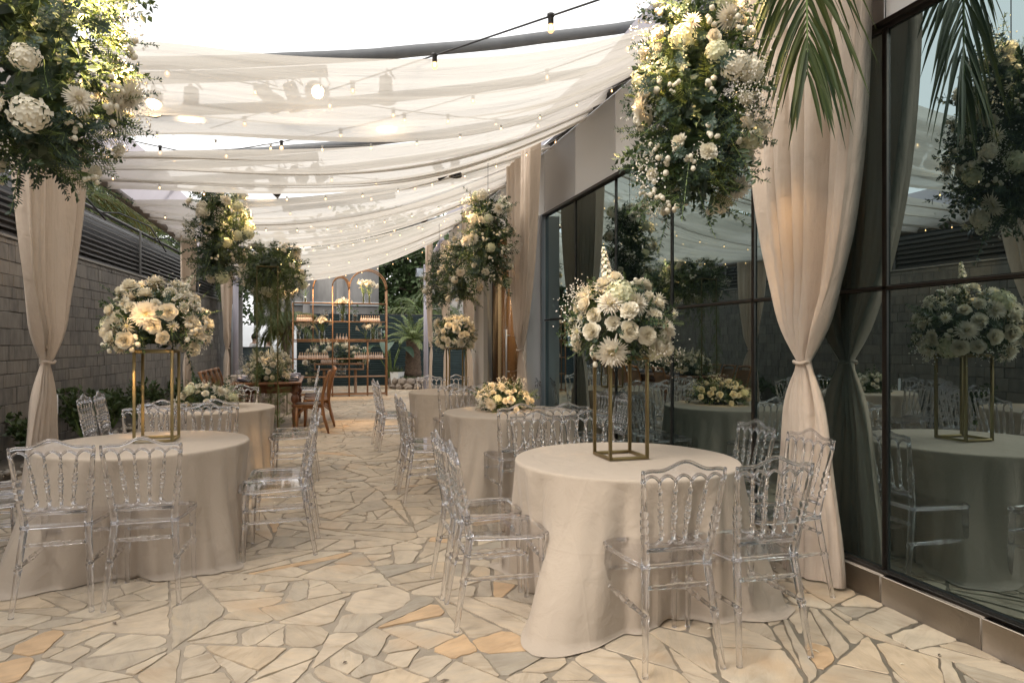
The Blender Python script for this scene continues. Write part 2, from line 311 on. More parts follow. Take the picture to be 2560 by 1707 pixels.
    def ball(s, c, r, seg=8, ring=6, sq=(1, 1, 1), mi=0, jit=0, rnd=None):
        vs = [(c[0], c[1], c[2] - r * sq[2])]
        for i in range(1, ring):
            a = -pi / 2 + pi * i / ring
            for k in range(seg):
                q = 1 + (rnd.uniform(-jit, jit) if jit else 0)
                vs.append((c[0] + q * r * sq[0] * cos(a) * cos(2 * pi * k / seg), c[1] + q * r * sq[1] * cos(a) * sin(2 * pi * k / seg), c[2] + q * r * sq[2] * sin(a)))
        vs.append((c[0], c[1], c[2] + r * sq[2])); n = len(vs) - 1
        fs = [(0, 1 + (k + 1) % seg, 1 + k) for k in range(seg)]
        for i in range(ring - 2):
            for k in range(seg): fs.append((1 + i * seg + k, 1 + i * seg + (k + 1) % seg, 1 + (i + 1) * seg + (k + 1) % seg, 1 + (i + 1) * seg + k))
        fs += [(n, 1 + (ring - 2) * seg + k, 1 + (ring - 2) * seg + (k + 1) % seg) for k in range(seg)]
        return s.add(vs, fs, mi)
    def mesh(s, name, mat, smooth=True):
        me = bpy.data.meshes.new(name); me.from_pydata(s.v, [], s.f)
        for mm in (mat if isinstance(mat, (list, tuple)) else [mat]): me.materials.append(M[mm])
        me.polygons.foreach_set('material_index', s.m)
        me.polygons.foreach_set('use_smooth', [smooth] * len(s.f)); me.update(); return me
    def build(s, name, mat, parent=None, smooth=True, loc=None):
        o = bpy.data.objects.new(name, s.mesh(name, mat, smooth)); COL.objects.link(o)
        if parent: o.parent = parent
        if loc: o.location = loc
        return o

def tag(o, label=None, cat=None, group=None, kind=None):
    if label: o['label'] = label
    if cat: o['category'] = cat
    if group: o['group'] = group
    if kind: o['kind'] = kind
    return o
def thing(name, label, cat, loc=(0, 0, 0), rz=0, group=None):
    o = bpy.data.objects.new(name, None); COL.objects.link(o); o.empty_display_size = .1
    o.location = loc; o.rotation_euler = (0, 0, rz); return tag(o, label, cat, group)
def dup(root, loc=None, rz=None, label=None):
    kids = [(c, list(c.children)) for c in root.children]
    r = root.copy(); COL.objects.link(r)
    if loc is not None: r.location = loc
    if rz is not None: r.rotation_euler = (0, 0, rz)
    if label: r['label'] = label
    for c, gs in kids:
        cc = c.copy(); COL.objects.link(cc); cc.parent = r
        for g in gs:
            gg = g.copy(); COL.objects.link(gg); gg.parent = cc
    return r
def inst(name, me, parent, mat4):
    o = bpy.data.objects.new(name, me); COL.objects.link(o); o.parent = parent; o.matrix_local = mat4; return o
def frame_to(n, roll=0, p=(0, 0, 0), s=1):
    n = V(n).normalized(); q = n.to_track_quat('Z', 'Y')
    return Matrix.Translation(p) @ q.to_matrix().to_4x4() @ Matrix.Rotation(roll, 4, 'Z') @ Matrix.Scale(s, 4)

# ------------------------------------------------------------------ camera, sky, sun
cam = bpy.data.cameras.new('camera'); co = bpy.data.objects.new('camera', cam); COL.objects.link(co)
cam.lens = 24; cam.sensor_width = 36; cam.clip_end = 500; cam.clip_start = .05
co.location = (0, 0, 1.45); co.rotation_euler = (pi / 2, 0, -radians(15.7)); S.camera = co
w = bpy.data.worlds.new('World'); S.world = w; w.use_nodes = True
nt = w.node_tree; bg = nt.nodes['Background']
sky = nt.nodes.new('ShaderNodeTexSky'); sky.sky_type = 'NISHITA'; sky.sun_disc = False
SUN_EL, SUN_AZ = radians(46), radians(-108)
sky.sun_elevation = SUN_EL; sky.sun_rotation = SUN_AZ; sky.dust_density = 4; sky.air_density = 1.2
hsv = nt.nodes.new('ShaderNodeHueSaturation'); hsv.inputs['Saturation'].default_value = .16; hsv.inputs['Value'].default_value = 1.0
nt.links.new(sky.outputs[0], hsv.inputs['Color']); cl = nt.nodes.new('ShaderNodeMix'); cl.data_type = 'RGBA'; cl.inputs[0].default_value = .72; cl.inputs[7].default_value = (8.3, 8.2, 8.1, 1)   # even cloud layer over the clear sky
nt.links.new(hsv.outputs[0], cl.inputs[6]); nt.links.new(cl.outputs[2], bg.inputs[0]); bg.inputs[1].default_value = .13
sl = bpy.data.lights.new('sun', 'SUN'); sl.energy = 1.4; sl.angle = radians(35); sl.color = (1, .90, .77)
so = bpy.data.objects.new('sun', sl); COL.objects.link(so)
sd = V((sin(SUN_AZ) * cos(SUN_EL), cos(SUN_AZ) * cos(SUN_EL), sin(SUN_EL)))
so.rotation_euler = sd.to_track_quat('Z', 'Y').to_euler(); so.location = (0, 0, 20)
vs_ = S.view_settings; vs_.view_transform = 'Standard'; vs_.look = 'None'; vs_.exposure = .92; vs_.gamma = 1
S.render.engine = 'CYCLES'; cy = S.cycles; cy.max_bounces = 14; cy.transparent_max_bounces = 24; cy.transmission_bounces = 12; cy.glossy_bounces = 5; cy.diffuse_bounces = 4
cy.use_denoising = True; cy.sample_clamp_indirect = 6
cy.use_adaptive_sampling = True; cy.adaptive_threshold = .02

# ------------------------------------------------------------------ ground
def clip(poly, a, b, c):          # keep a*x+b*y<=c
    out = []; n = len(poly)
    for i in range(n):
        p, q = poly[i], poly[(i + 1) % n]; dp, dq = a * p[0] + b * p[1] - c, a * q[0] + b * q[1] - c
        if dp <= 0: out.append(p)
        if (dp < 0 < dq) or (dq < 0 < dp):
            t = dp / (dp - dq); out.append((p[0] + t * (q[0] - p[0]), p[1] + t * (q[1] - p[1])))
    return out
def area(p): return abs(sum(p[i][0] * p[(i + 1) % len(p)][1] - p[(i + 1) % len(p)][0] * p[i][1] for i in range(len(p)))) / 2
def cent(p): return (sum(x for x, y in p) / len(p), sum(y for x, y in p) / len(p))
def paving():
    rnd = random.Random(11); X0, X1, Y0, Y1 = -3.35, 3.0, 1.2, 23.0; st = .95
    sites = []
    for i in range(int((X1 - X0) / st) + 3):
        for j in range(int((Y1 - Y0) / st) + 3):
            sites.append((X0 - st + (i + rnd.random()) * st, Y0 - st + (j + rnd.random()) * st))
    cells = []
    for k, s0 in enumerate(sites):
        p = [(X0, Y0), (X1, Y0), (X1, Y1), (X0, Y1)]
        for q in sites:
            if q is s0 or abs(q[0] - s0[0]) > 3 or abs(q[1] - s0[1]) > 3: continue
            a, b = q[0] - s0[0], q[1] - s0[1]; c = (q[0] ** 2 + q[1] ** 2 - s0[0] ** 2 - s0[1] ** 2) / 2
            p = clip(p, a, b, c)
            if len(p) < 3: break
        if len(p) >= 3: cells.append(p)
    done = []
    while cells:
        p = cells.pop(); A = area(p)
        if A < .0025: continue
        if A < rnd.choice((.03, .045, .07, .10, .15)): done.append(p); continue
        cx, cy_ = cent(p); best = max(((p[i][0] - p[j][0], p[i][1] - p[j][1]) for i in range(len(p)) for j in range(i)), key=lambda d: d[0] ** 2 + d[1] ** 2)
        an = atan2(best[1], best[0]) + rnd.gauss(0, .35) + (pi / 2 if A > .07 and rnd.random() < .42 else 0); a, b = cos(an), sin(an); off = rnd.gauss(0, .13) * sqrt(A)
        c = a * cx + b * cy_ + off
        q1, q2 = clip(p, a, b, c), clip(p, -a, -b, -c)
        for q in (q1, q2):
            if len(q) >= 3: cells.append(q)
    mb = MB()
    for p in done:
        if area(p) < .006: continue
        if sum(p[i][0] * p[(i + 1) % len(p)][1] - p[(i + 1) % len(p)][0] * p[i][1] for i in range(len(p))) < 0: p = p[::-1]
        g = rnd.uniform(.0035, .0085); q = p[:]
        for i in range(len(p)):
            a0, a1 = p[i], p[(i + 1) % len(p)]; ex, ey = a1[0] - a0[0], a1[1] - a0[1]; l = sqrt(ex * ex + ey * ey)
            if l < 1e-5: continue
            nx, ny = ey / l, -ex / l; q = clip(q, nx, ny, nx * a0[0] + ny * a0[1] - g * rnd.choice((.5, .8, 1, 1.3, 2.0)))
            if len(q) < 3: break
        if len(q) < 3 or area(q) < .004: continue
        # chamfer corners a little and roughen the edges
        pts = []; n = len(q)
        for i in range(n):
            a0, b0, c0 = V(q[i - 1]), V(q[i]), V(q[(i + 1) % n]); l1, l2 = (a0 - b0).length, (c0 - b0).length
            if min(l1, l2) < .03: pts.append(b0); continue
            ch = min(rnd.choice((.006, .012, .02, .035, .06)) * rnd.uniform(.7, 1.2), l1 * .32, l2 * .32)
            pts += [b0 + (a0 - b0).normalized() * ch, b0 + (c0 - b0).normalized() * ch]
        out = []
        for i in range(len(pts)):
            a0, b0 = pts[i], pts[(i + 1) % len(pts)]; l = (b0 - a0).length; out.append(a0); k = int(l / .055)
            if l > .08:
                d = (b0 - a0).normalized(); nn = V((d.y, -d.x))
                for j in range(1, k + 1): out.append(a0.lerp(b0, j / (k + 1)) + nn * rnd.gauss(0, .0034))
        h = rnd.uniform(-.002, .002); n = len(out); cc = cent(out); tx, ty = rnd.gauss(0, .004), rnd.gauss(0, .004)
        Z = lambda x, y: h + (x - cc[0]) * tx + (y - cc[1]) * ty
        top = [(v.x + (cc[0] - v.x) * .012, v.y + (cc[1] - v.y) * .012, Z(v.x, v.y)) for v in out]; bot = [(v.x, v.y, -.03) for v in out]
        mid = [(v.x, v.y, Z(v.x, v.y) - .0025) for v in out]
        vs = top + mid + bot
        fs = [tuple(range(n))] + [(i, n + i, n + (i + 1) % n, (i + 1) % n) for i in range(n)] + [(n + i, 2 * n + i, 2 * n + (i + 1) % n, n + (i + 1) % n) for i in range(n)]
        mb.add(vs, fs)
    o = mb.build('paving', 'paving', smooth=False); tag(o, 'crazy paving of beige quartzite slabs', kind='structure')
    b = MB(); b.box(((X0 + X1) / 2, (Y0 + Y1) / 2 - 2, -.0185), (X1 - X0, Y1 - Y0 + 4, .026)); tag(b.build('paving_bed', 'mortar'), 'grey mortar bed between the paving slabs', kind='structure')
    b = MB(); b.add([(-150, -150, -.04), (150, -150, -.04), (150, 250, -.04), (-150, 250, -.04)], [(0, 1, 2, 3)]); tag(b.build('ground', 'earth'), 'open ground around the venue', kind='structure')
paving()
def litter():
    rn = random.Random(12); b = MB()
    for k in range(70):
        x, y = rn.uniform(-2.6, 2.8), 2.2 + 9 * rn.random() ** 1.6; a = rn.uniform(0, 6.3); l, w_ = rn.uniform(.008, .028), rn.uniform(.004, .010)
        b.add([(x + l * cos(a), y + l * sin(a), .006), (x - w_ * sin(a), y + w_ * cos(a), .011), (x - l * cos(a), y - l * sin(a), .006), (x + w_ * sin(a), y - w_ * cos(a), .009)], [(0, 1, 2, 3)], rn.choice((0, 0, 1)))
    tag(b.build('fallen_petals', ['bark', 'cream_petal'], smooth=False), 'bits of dry leaf and fallen petals on the paving', kind='stuff')
litter()

# ------------------------------------------------------------------ left boundary: stone wall, slat fence, bed, shrubs
def wx(y): return -3.45 + .049 * (y - 11.5)
WA = -math.atan(.049)
def left_side():
    rnd = random.Random(5)
    root = thing('stone_wall', 'long grey stone tile wall along the left side of the courtyard', 'wall', (wx(0), 0, 0), WA)
    b = MB(); b.box((-.13, 10.5, 1.32), (.24, 25, 2.70)); b.build('wall_core', 'grout', root)
    t = MB(); z = .0
    while z < 2.62:
        h = rnd.choice((.14, .16, .18, .2)); h = min(h, 2.66 - z); y = -2 + rnd.uniform(-.3, 0)
        if h < .05: break
        while y < 23:
            wd = rnd.choice((.12, .16, .2, .26, .3, .36)) * rnd.uniform(.85, 1.15); d = rnd.uniform(.006, .015)
            if y > 2.5: t.bbox((d / 2 - .004, y + wd / 2, z + h / 2), (d + .008, wd - rnd.uniform(.002, .007), h - rnd.uniform(.001, .008)), rnd.gauss(0, .012), b=rnd.uniform(.003, .008))
            y += wd
        z += h
    t.build('stone_facing', 'stone_tile', root, smooth=False)
    c = MB(); c.bbox((-.12, 10.5, 2.688), (.30, 25, .03)); c.build('coping', 'stone_tile', root)
    root = thing('slat_fence', 'dark grey horizontal metal slat screen on top of the left stone wall', 'fence', (wx(0), 0, 2.70), WA)
    p = MB()
    for k in range(10):
        zc = .045 + k * .081
        for (y0, y1) in ((-2, 6.83), (6.87, 9.68), (9.72, 14.48), (14.52, 19.4), (19.44, 23)):
            yy, ln = (y0 + y1) / 2, y1 - y0
            p.add([(-.075, y0, zc + .028), (-.02, y0, zc - .026), (-.02, y1, zc - .026), (-.075, y1, zc + .028), (-.082, y0, zc + .022), (-.027, y0, zc - .032), (-.027, y1, zc - .032), (-.082, y1, zc + .022)],
                  [(0, 1, 2, 3), (7, 6, 5, 4), (0, 4, 5, 1), (3, 2, 6, 7), (1, 5, 6, 2), (0, 3, 7, 4)])
    p.build('slat_panel', 'slat', root, smooth=False)
    r = MB(); r.box((-.06, 10.5, .862), (.07, 25, .03)); r.build('top_rail', 'dark_frame', root)
    for y in (3.2, 6.85, 9.7, 14.5, 19.42):
        q = MB(); q.bbox((-.005, y, .425), (.03, .035, .85)); q.build('post', 'slat', root)
    q = MB(); q.box((-.2, 10.5, .42), (.02, 25, .86)); q.build('backing_sheet', 'black', root)
    for y0, h, out in ((9.35, .32, .9), (12.6, .3, .8), (15.5, .28, .7)):
        b = MB(); b.tube([(-.06, y0, .86), (.18, y0 + .1, .86 + .02), (.6, y0 + .3, .86 - .16), (out, y0 + .5, .3)], .012, 6); b.build('stay_cable', 'cable', root)
    # planting bed
    b = MB(); b.box((.24, 10.5, .03), (.46, 25, .10)); o = b.build('planting_bed', 'soil', loc=(wx(0), 0, 0)); o.rotation_euler.z = WA; tag(o, 'soil strip planted along the stone wall', kind='structure')
    b = MB()
    for k in range(900):
        y = rnd.uniform(3, 22); b.ball((.44 + rnd.gauss(0, .05), y, .06 + rnd.uniform(-.02, .03)), rnd.uniform(.014, .04), 6, 4, (1, 1.2, .7))
    o = b.build('pebbles', 'pebble', loc=(wx(0), 0, 0)); o.rotation_euler.z = WA; tag(o, 'loose pebbles edging the planting bed', 'pebbles', kind='stuff')
    def shrub(y, h, w, label, seed):
        rn = random.Random(seed); rt = thing('shrub', label, 'shrub', (wx(y) + .26, y, .07), rn.uniform(0, 6), 'low shrubs along the stone wall')
        st = MB(); lf = MB()
        for k in range(int(16 * w / .5)):
            an = rn.uniform(0, 2 * pi); sp = rn.uniform(.05, w * .55); hh = h * rn.uniform(.55, 1)
            tip = V((sp * cos(an) * .8, sp * sin(an), hh)); mid = tip * .5 + V((0, 0, hh * .15))
            pts = [V((0, 0, 0)).lerp(mid, u / 3) if u < 3 else mid.lerp(tip, (u - 3) / 3) for u in range(7)]
            st.tube(pts, [.008 - .0009 * u for u in range(7)], 4)
            for u in range(2, 7):
                for q in range(5):
                    d = V((rn.gauss(0, 1), rn.gauss(0, 1), rn.gauss(.4, .7))).normalized(); leaf(lf, pts[u], d, rn.uniform(.06, .12), rn.uniform(.018, .032), rn)
        st.build('stem', 'stem', rt); lf.build('foliage', 'shrub_leaf', rt)
    labs = ['big dark shrub at far left by the stone wall', 'leafy shrub behind the near left curtain', 'low shrub right of the near left curtain', 'shrub behind the gold stand on the near left table', 'low shrub left of the second left curtain', 'shrub at the foot of the second left curtain', 'shrub past the second left curtain', 'small shrub behind the rattan chairs', 'farthest small shrub near the third left curtain']
    for i, (y, h, ww) in enumerate(((6.5, .75, .8), (8.0, .72, .7), (9.3, .5, .6), (10.9, .72, .8), (12.1, .62, .7), (13.2, .68, .7), (14.6, .5, .7), (16.4, .55, .7), (18.2, .5, .7))): shrub(y, h, ww, labs[i], 100 + i)
    # wall sconce and white garden lamp
    rt = thing('wall_sconce', 'small black up-down wall lamp on the far end of the left stone wall', 'lamp', (wx(19.6) + .03, 19.6, 1.62), WA)
    b = MB(); b.bbox((.05, 0, 0), (.09, .10, .16)); b.build('body', 'black', rt); b = MB(); b.lathe([(.03, -.085), (.03, -.082)], 12, (.05, 0, 0)); b.build('lamp_lens', 'bulb', rt)
    rt = thing('garden_stake', 'short white garden stake standing in the bed by the stone wall', 'stake', (-2.92, 8.95, 0))
    b = MB(); b.tube([(0, 0, 0), (0, 0, .62)], .008, 6); b.build('stem', 'switch', rt); b = MB(); b.bbox((0, 0, .73), (.05, .03, .24), b=.012); b.build('plate', 'switch', rt)

def leaf(mb, p, d, ln, wd, rn, mi=0, curl=.15):
    d = V(d).normalized(); u = d.cross(V((rn.gauss(0, 1), rn.gauss(0, 1), rn.gauss(0, 1)))); u = u.normalized() if u.length > 1e-4 else d.orthogonal().normalized(); n = d.cross(u); p = V(p)
    mb.add([p, p + d * ln * .45 + u * wd + n * ln * curl * .3, p + d * ln - n * ln * curl * .4, p + d * ln * .45 - u * wd + n * ln * curl * .3, p + d * ln * .5 + n * ln * curl * -.1],
           [(0, 4, 1), (1, 4, 2), (2, 4, 3), (3, 4, 0)], mi)
left_side()
def rear():  # unseen wall and overhang, added to cut sky light on the near right
    rt = thing('rear_light_block', 'added unseen wall behind the viewer that blocks sky light, with a flat canopy', 'building', (2.2, -2.6, 0)); b = MB(); b.box((0, -.2, 2.4), (6.4, .4, 4.8)); b.build('wall', 'concrete', rt)
    b = MB(); b.bbox((.35, 2.05, 3.3), (3.3, 4.1, .14)); b.build('blocker', 'rail', rt)
rear()

# ------------------------------------------------------------------ right building: mirrored glass facade
def right_building():
    root = thing('glass_building', 'building with a dark mirrored glass front and white upper panels on the right', 'building', (3.03, 0, 0))
    seams = [-.5, .7, 1.91, 3.12, 4.33, 5.54, 6.75, 7.95, 9.15]
    b = MB(); y = -.5
    while y < 9.1:
        y2 = min(y + .6, 9.15); b.bbox((.02, (y + y2) / 2, .07), (.10, y2 - y - .004, .16), b=.004); y = y2
    b.build('plinth', 'ply', root); b = MB(); b.bbox((.035, 4.325, .162), (.09, 9.65, .022)); b.build('sill', 'dark_frame', root)
    for i in range(8):
        y0, y1 = seams[i] + .004, seams[i + 1] - .004
        for z0, z1 in ((.175, 1.735), (1.765, 3.2)):
            b = MB(); b.box((.035, (y0 + y1) / 2, (z0 + z1) / 2), (.012, y1 - y0, z1 - z0)); o = b.build('pane', 'mirror', root, smooth=False)
    for i, y in enumerate(seams[:-1]):
        wd = .034 if i in (3, 4) else .013
        b = MB(); b.bbox((.03, y, 1.69), (.034, wd, 3.03), b=.003); b.build('mullion', 'dark_frame', root)
    b = MB(); b.bbox((.028, 4.33, 1.75), (.030, 9.62, .020), b=.003); b.build('transom', 'dark_frame', root)
    b = MB(); b.bbox((.02, 4.33, 3.225), (.07, 9.66, .034), b=.004); b.build('head_rail', 'dark_frame', root)
    ys = seams + [10.4, 11.6, 12.8, 14.0, 15.3, 16.6]
    for i in range(len(ys) - 1):
        z0 = 3.25
        b = MB(); b.bbox((.06, (ys[i] + ys[i + 1]) / 2, (z0 + 4.12) / 2), (.08, ys[i + 1] - ys[i] - .008, 4.12 - z0), b=.004); b.build('fascia_panel', 'panel', root)
    b = MB(); b.box((.12, 8.0, 3.68), (.02, 17.1, .86)); b.build('fascia_backing', 'black', root)
    b = MB(); b.bbox((-.01, 8.05, 4.145), (.07, 17.2, .05)); b.build('eave_rail', 'dark_frame', root)
    b = MB(); b.box((1.6, 4.3, 2.07), (3.0, 9.7, 4.14)); b.build('dark_interior', 'black', root)
    b = MB(); b.bbox((.0, 9.18, 1.64), (.05, .05, 3.2)); b.build('corner_post', 'steel', root)
    b = MB(); b.bbox((-.02, 9.44, 1.62), (.40, .38, 3.24), b=.006); b.build('column', 'panel', root)
    # entrance recess with warm room
    b = MB(); b.box((1.5, 12.35, 1.6), (2.9, .06, 3.2)); b.box((1.5, 9.9, 1.6), (2.9, .06, 3.2)); b.box((2.9, 11.1, 1.6), (.06, 2.4, 3.2)); b.box((1.45, 11.1, 3.22), (2.85, 2.44, .04)); b.build('entrance_room', 'warm_wall', root)
    b = MB(); b.bbox((.02, 12.95, 1.62), (.22, 1.1, 3.24)); b.build('end_wall', 'panel', root)
    b = MB(); b.bbox((.0, 12.1, 1.62), (.26, .32, 3.24)); b.build('grey_pier', 'panel_grey', root)
    b = MB(); b.bbox((.0, 11.9, 1.6), (.1, .05, 3.2)); b.bbox((.0, 10.06, 1.6), (.1, .06, 3.2)); b.build('door_jamb', 'dark_frame', root)
    d = MB(); d.box((.03, 11.42, 1.25), (.012, .9, 2.3)); dd = d.build('glass_door', 'glass', root)
    h = MB(); h.tube([(-.03, 11.02, .85), (-.03, 11.02, 1.65)], .014, 8); h.tube([(-.03, 11.02, .95), (.03, 11.02, .95)], .01, 6); h.tube([(-.03, 11.02, 1.55), (.03, 11.02, 1.55)], .01, 6); h.build('handle', 'steel', dd)
    d = MB(); d.box((.03, 10.5, 1.25), (.012, .86, 2.3)); d.build('glass_door', 'glass', root)
    # lamp inside the room
    l = bpy.data.lights.new('room_lamp', 'AREA'); l.energy = 26; l.size = .8; l.color = (1, .62, .3); lo = bpy.data.objects.new('room_lamp', l); COL.objects.link(lo); lo.location = (4.4, 11.1, 3.1)
right_building()

# ------------------------------------------------------------------ tent: beams, rails, tarps, voile
def beam_z(x): 
    s = (x + 2.2) / 5.3
    return 3.55 + .98 * (.75 * s + .25 * s * s) - .05 * sin(pi * s)
BEAMS = [6.0, 7.15, 8.75, 9.95, 11.9, 14.1, 16.6, 19.6]
def tent():
    labs = ['nearest grey roof beam of the tent, above the first ceiling drape', 'second grey roof beam of the tent, behind the first spotlight bar', 'third grey roof beam, carrying four spotlights above the second drape', 'fourth grey roof beam of the tent from the front', 'fifth grey roof beam, seen in the gap with lit spotlights', 'sixth grey roof beam of the tent from the front', 'seventh grey roof beam of the tent from the front', 'last grey roof beam at the far end of the tent']
    for y, lb in zip(BEAMS, labs):
        b = MB(); b.tube([(-2.2 + 5.3 * i / 14, y + .012 * sin(i * 2.1), beam_z(-2.2 + 5.3 * i / 14)) for i in range(15)], .055, 8, flat=1.0); o = b.build('roof_beam', 'grey_beam'); tag(o, lb, 'beam', 'grey roof beams of the tent')
    b = MB(); b.tube([(-2.12, 2.5 + i * .8, 3.06) for i in range(23)], .05, 8); tag(b.build('eave_beam', 'rail'), 'long brown grey eave beam running along the left side of the tent', 'beam')
    b = MB(); b.grid(lambda u, v: (-2.16 + .34 * v + .03 * sin(u * 40) * v, 3 + 17 * u, 3.06 + .46 * v ** .8), 60, 3); tag(b.build('side_tarp', 'lav'), 'lavender grey tarpaulin strip along the left eave of the tent', 'tarpaulin')
    b = MB(); b.grid(lambda u, v: (3.0 - .26 * v + .02 * sin(u * 43) * v, 3.4 + 16.6 * u, 4.18 + .14 * v + .015 * sin(u * 60)), 60, 3); tag(b.build('side_tarp', 'lav'), 'lavender grey tarpaulin strip above the white panels on the right', 'tarpaulin')
    for (x, y, h, lb) in ((-2.1, 18.9, 3.1, 'lavender grey round tent post at the far left corner'), (2.98, 19.9, 3.7, 'lavender grey round tent post at the far right corner')):
        rt = thing('tent_post', lb, 'post', (x, y, 0)); b = MB(); b.tube([(0, 0, 0), (0, 0, h)], .07, 12); b.build('pole', 'lav', rt); b = MB(); b.bbox((0, 0, .01), (.24, .24, .02)); b.build('base_plate', 'steel', rt)
        if x > 0:
            b = MB(); b.tube([(0, 0, h - .08), (.1, -2.2, h + .42)], .06, 8); b.build('brace', 'lav', rt)
    rt = thing('flood_light', 'small square floodlight fixed to the far right tent post', 'floodlight', (2.98, 19.9, 3.45)); b = MB(); b.bbox((-.2, -.06, .0), (.2, .08, .24), .3); b.build('case', 'steel', rt); b = MB(); b.tube([(-.12, -.02, 0), (0, 0, .05)], .02, 6); b.build('bracket', 'black', rt)
def chord(x): return 3.06 + (x + 2.1) / 5.1 * 1.06
def swag(Y0, Y1, sg0, sg1, seed, label, skew=0.0, nf=5, lop=1.0, lift=0):
    rnd = random.Random(seed); ph = [rnd.uniform(0, 6) for _ in range(8)]
    cs = sorted((k + .5 + rnd.uniform(-.3, .3)) / nf for k in range(nf)); bs = [rnd.uniform(.05, .13) * rnd.choice((.6, 1, 1.3)) for _ in cs]; wv = .022; wd = Y1 - Y0
    def fn(u, v):
        x = -2.1 + 5.1 * u; s = 4 * u * (1 - u); back = 0; drop = 0
        for k, (c, b) in enumerate(zip(cs, bs)):
            cc = c + .05 * sin(2.2 * u + ph[k % 8]); t = (v - cc) / wv; q = 1 / (1 + exp(-max(-30, min(30, t * 2.6)))); bb = b * (.55 + .75 * abs(u - .45) * 1.6 + .25 * sin(5 * u + ph[(k + 3) % 8]))
            back += max(0, bb) * (1 - 2 * q) * .5 if False else -max(0, bb) * q; drop += max(0, bb) * .30 * exp(-(t * .55) ** 2)
        tot = -sum(max(0, b * (.55 + .75 * abs(u - .45) * 1.6)) for b in bs)
        L_ = wd - tot; gather = 1 - .20 * (1 - s) ** 2
        yv = (v * L_ + back) / wd; vv = .5 + (yv - .5) * gather; y = Y0 + wd * vv + skew * (u - .5) + .05 * sin(3 * u + ph[5]) * (v * 2 - 1)
        sag = sg0 + (sg1 - sg0) * v; z = chord(x) - sag * sin(pi * u ** lop) * (1 + .12 * (.5 - u))
        z += lift * exp(-((u - .18) / .13) ** 2) * (1 - .7 * v)
        z += -.07 * s * 4 * v * (1 - v) - drop + .030 * (1 - .4 * s) * sin(2 * pi * 3.3 * v + ph[1] + 1.3 * u) + .012 * sin(2 * pi * 8.1 * v + ph[2] - 2 * u) + .006 * sin(11 * u + ph[3]) * sin(9 * v + ph[4])
        return (x, y, z)
    b = MB(); b.grid(fn, 60, 170); o = b.build('ceiling_drape', 'voile'); tag(o, label, 'drape', 'sheer ceiling drapes')
def drapes():
    swag(4.62, 6.46, .28, .36, 1, 'nearest and widest sheer white ceiling drape, swagged across the top', lop=1.8, lift=.10)
    swag(6.50, 8.27, .32, .40, 2, 'second sheer white ceiling drape from the front', lop=1.3)
    swag(8.55, 10.25, .30, .40, 3, 'third sheer white ceiling drape, behind the gap with lit spotlights')
    swag(10.2, 12.1, .34, .42, 4, 'fourth sheer white ceiling drape from the front')
    swag(12.5, 14.7, .36, .45, 5, 'fifth sheer white ceiling drape from the front')
    swag(15.1, 17.9, .38, .47, 6, 'last sheer white ceiling drape at the far end, lowest in the picture')
tent(); drapes()

# ------------------------------------------------------------------ curtains
def curtain(x, y, span, kz, ztop, side, shift, seed, label, depth=.05, flare=.55, pleats=7):
    rnd = random.Random(seed); rt = thing('curtain', label, 'curtain', (x, y, 0), 0, 'sand coloured curtains tied in the middle')
    ph = [rnd.uniform(0, 6) for _ in range(5)]; nu, nv = pleats * 10, 64
    def width(z):
        d = z - kz
        if d >= 0: return .075 + (span - .075) * (1 - exp(-d / .78)) / (1 - exp(-(ztop - kz) / .78))
        d = -d / kz; return .075 + (flare - .075) * (1 - exp(-d * 2.2)) / (1 - exp(-2.2)) + .02 * sin(d * 9)
    def fn(u, v):
        z = ztop * (1 - v); wd = width(z); k = (wd - .075) / span
        sh = shift * max(0, min(1, (z - kz) / (ztop - kz))) if z > kz else 0
        q = u + .055 * sin(2 * pi * u * 1.7 + ph[0]) + .025 * sin(2 * pi * u * 3.1 + ph[1] + z * .3)
        A = .016 + .030 * exp(-((abs(z - kz) - .22) / .2) ** 2) + depth * k
        c = 1.9 * abs(sin(pi * pleats * q + ph[2])) ** .9 - 1.1
        n = A * c + .035 * k * sin(2 * pi * q * 1.5 + ph[3])
        if z < kz: n *= 1 + .25 * sin(6 * q + ph[4]); n += .06 * sin(2 * pi * q + ph[1]) * (1 - z / kz)
        if z < kz: n *= .62
        bulge = (1 - (2 * u - 1) ** 2) * (1 if z > kz else .6); n2 = side * (n + (.03 + .05 * k) * bulge)
        s = (u - .5) * wd + sh + A * .25 * cos(2 * pi * pleats * q + ph[2])
        zz = max(z + (.02 * sin(14 * u + ph[0]) if v > .97 else 0), .012)
        return (min(n2, .11) if side < 0 else n2, s, zz)
    b = MB(); b.grid(fn, nu, nv); b.build('cloth', 'curtain', rt)
    t = MB(); pts = []
    for k in range(25):
        a = 2 * pi * k / 24; pts.append((side * .022 + .042 * cos(a), .050 * sin(a), kz + .006 * sin(3 * a)))
    t.tube(pts, .010, 8, cap=False, flat=1.0); t.build('tieback', 'curtain', rt)
    return rt
curtain(2.905, 3.60, 1.16, 1.32, 4.05, -1, .03, 1, 'large sand curtain at right, tied in front of the mirrored glass', flare=.66, depth=.085)
curtain(2.63, 8.88, 1.3, 1.335, 4.02, -1, -.05, 2, 'sand curtain tied in front of the white column beside the entrance', flare=.7)
curtain(2.80, 13.1, .8, 1.33, 4.0, -1, 0, 3, 'sand curtain behind the far right gold flower stand', flare=.7)
curtain(2.80, 17.7, .8, 1.325, 4.0, -1, .05, 4, 'pale sand curtain beside the far right tent post', flare=.75)
curtain(3.12, 17.3, .75, 1.3, 4.0, -1, 0, 5, 'shaded sand curtain just behind the one at the far right post', flare=.7)
curtain(-1.93, 5.70, 1.42, 1.30, 3.04, 1, .12, 6, 'large sand curtain at left, tied in front of the stone wall', flare=.75, depth=.085)
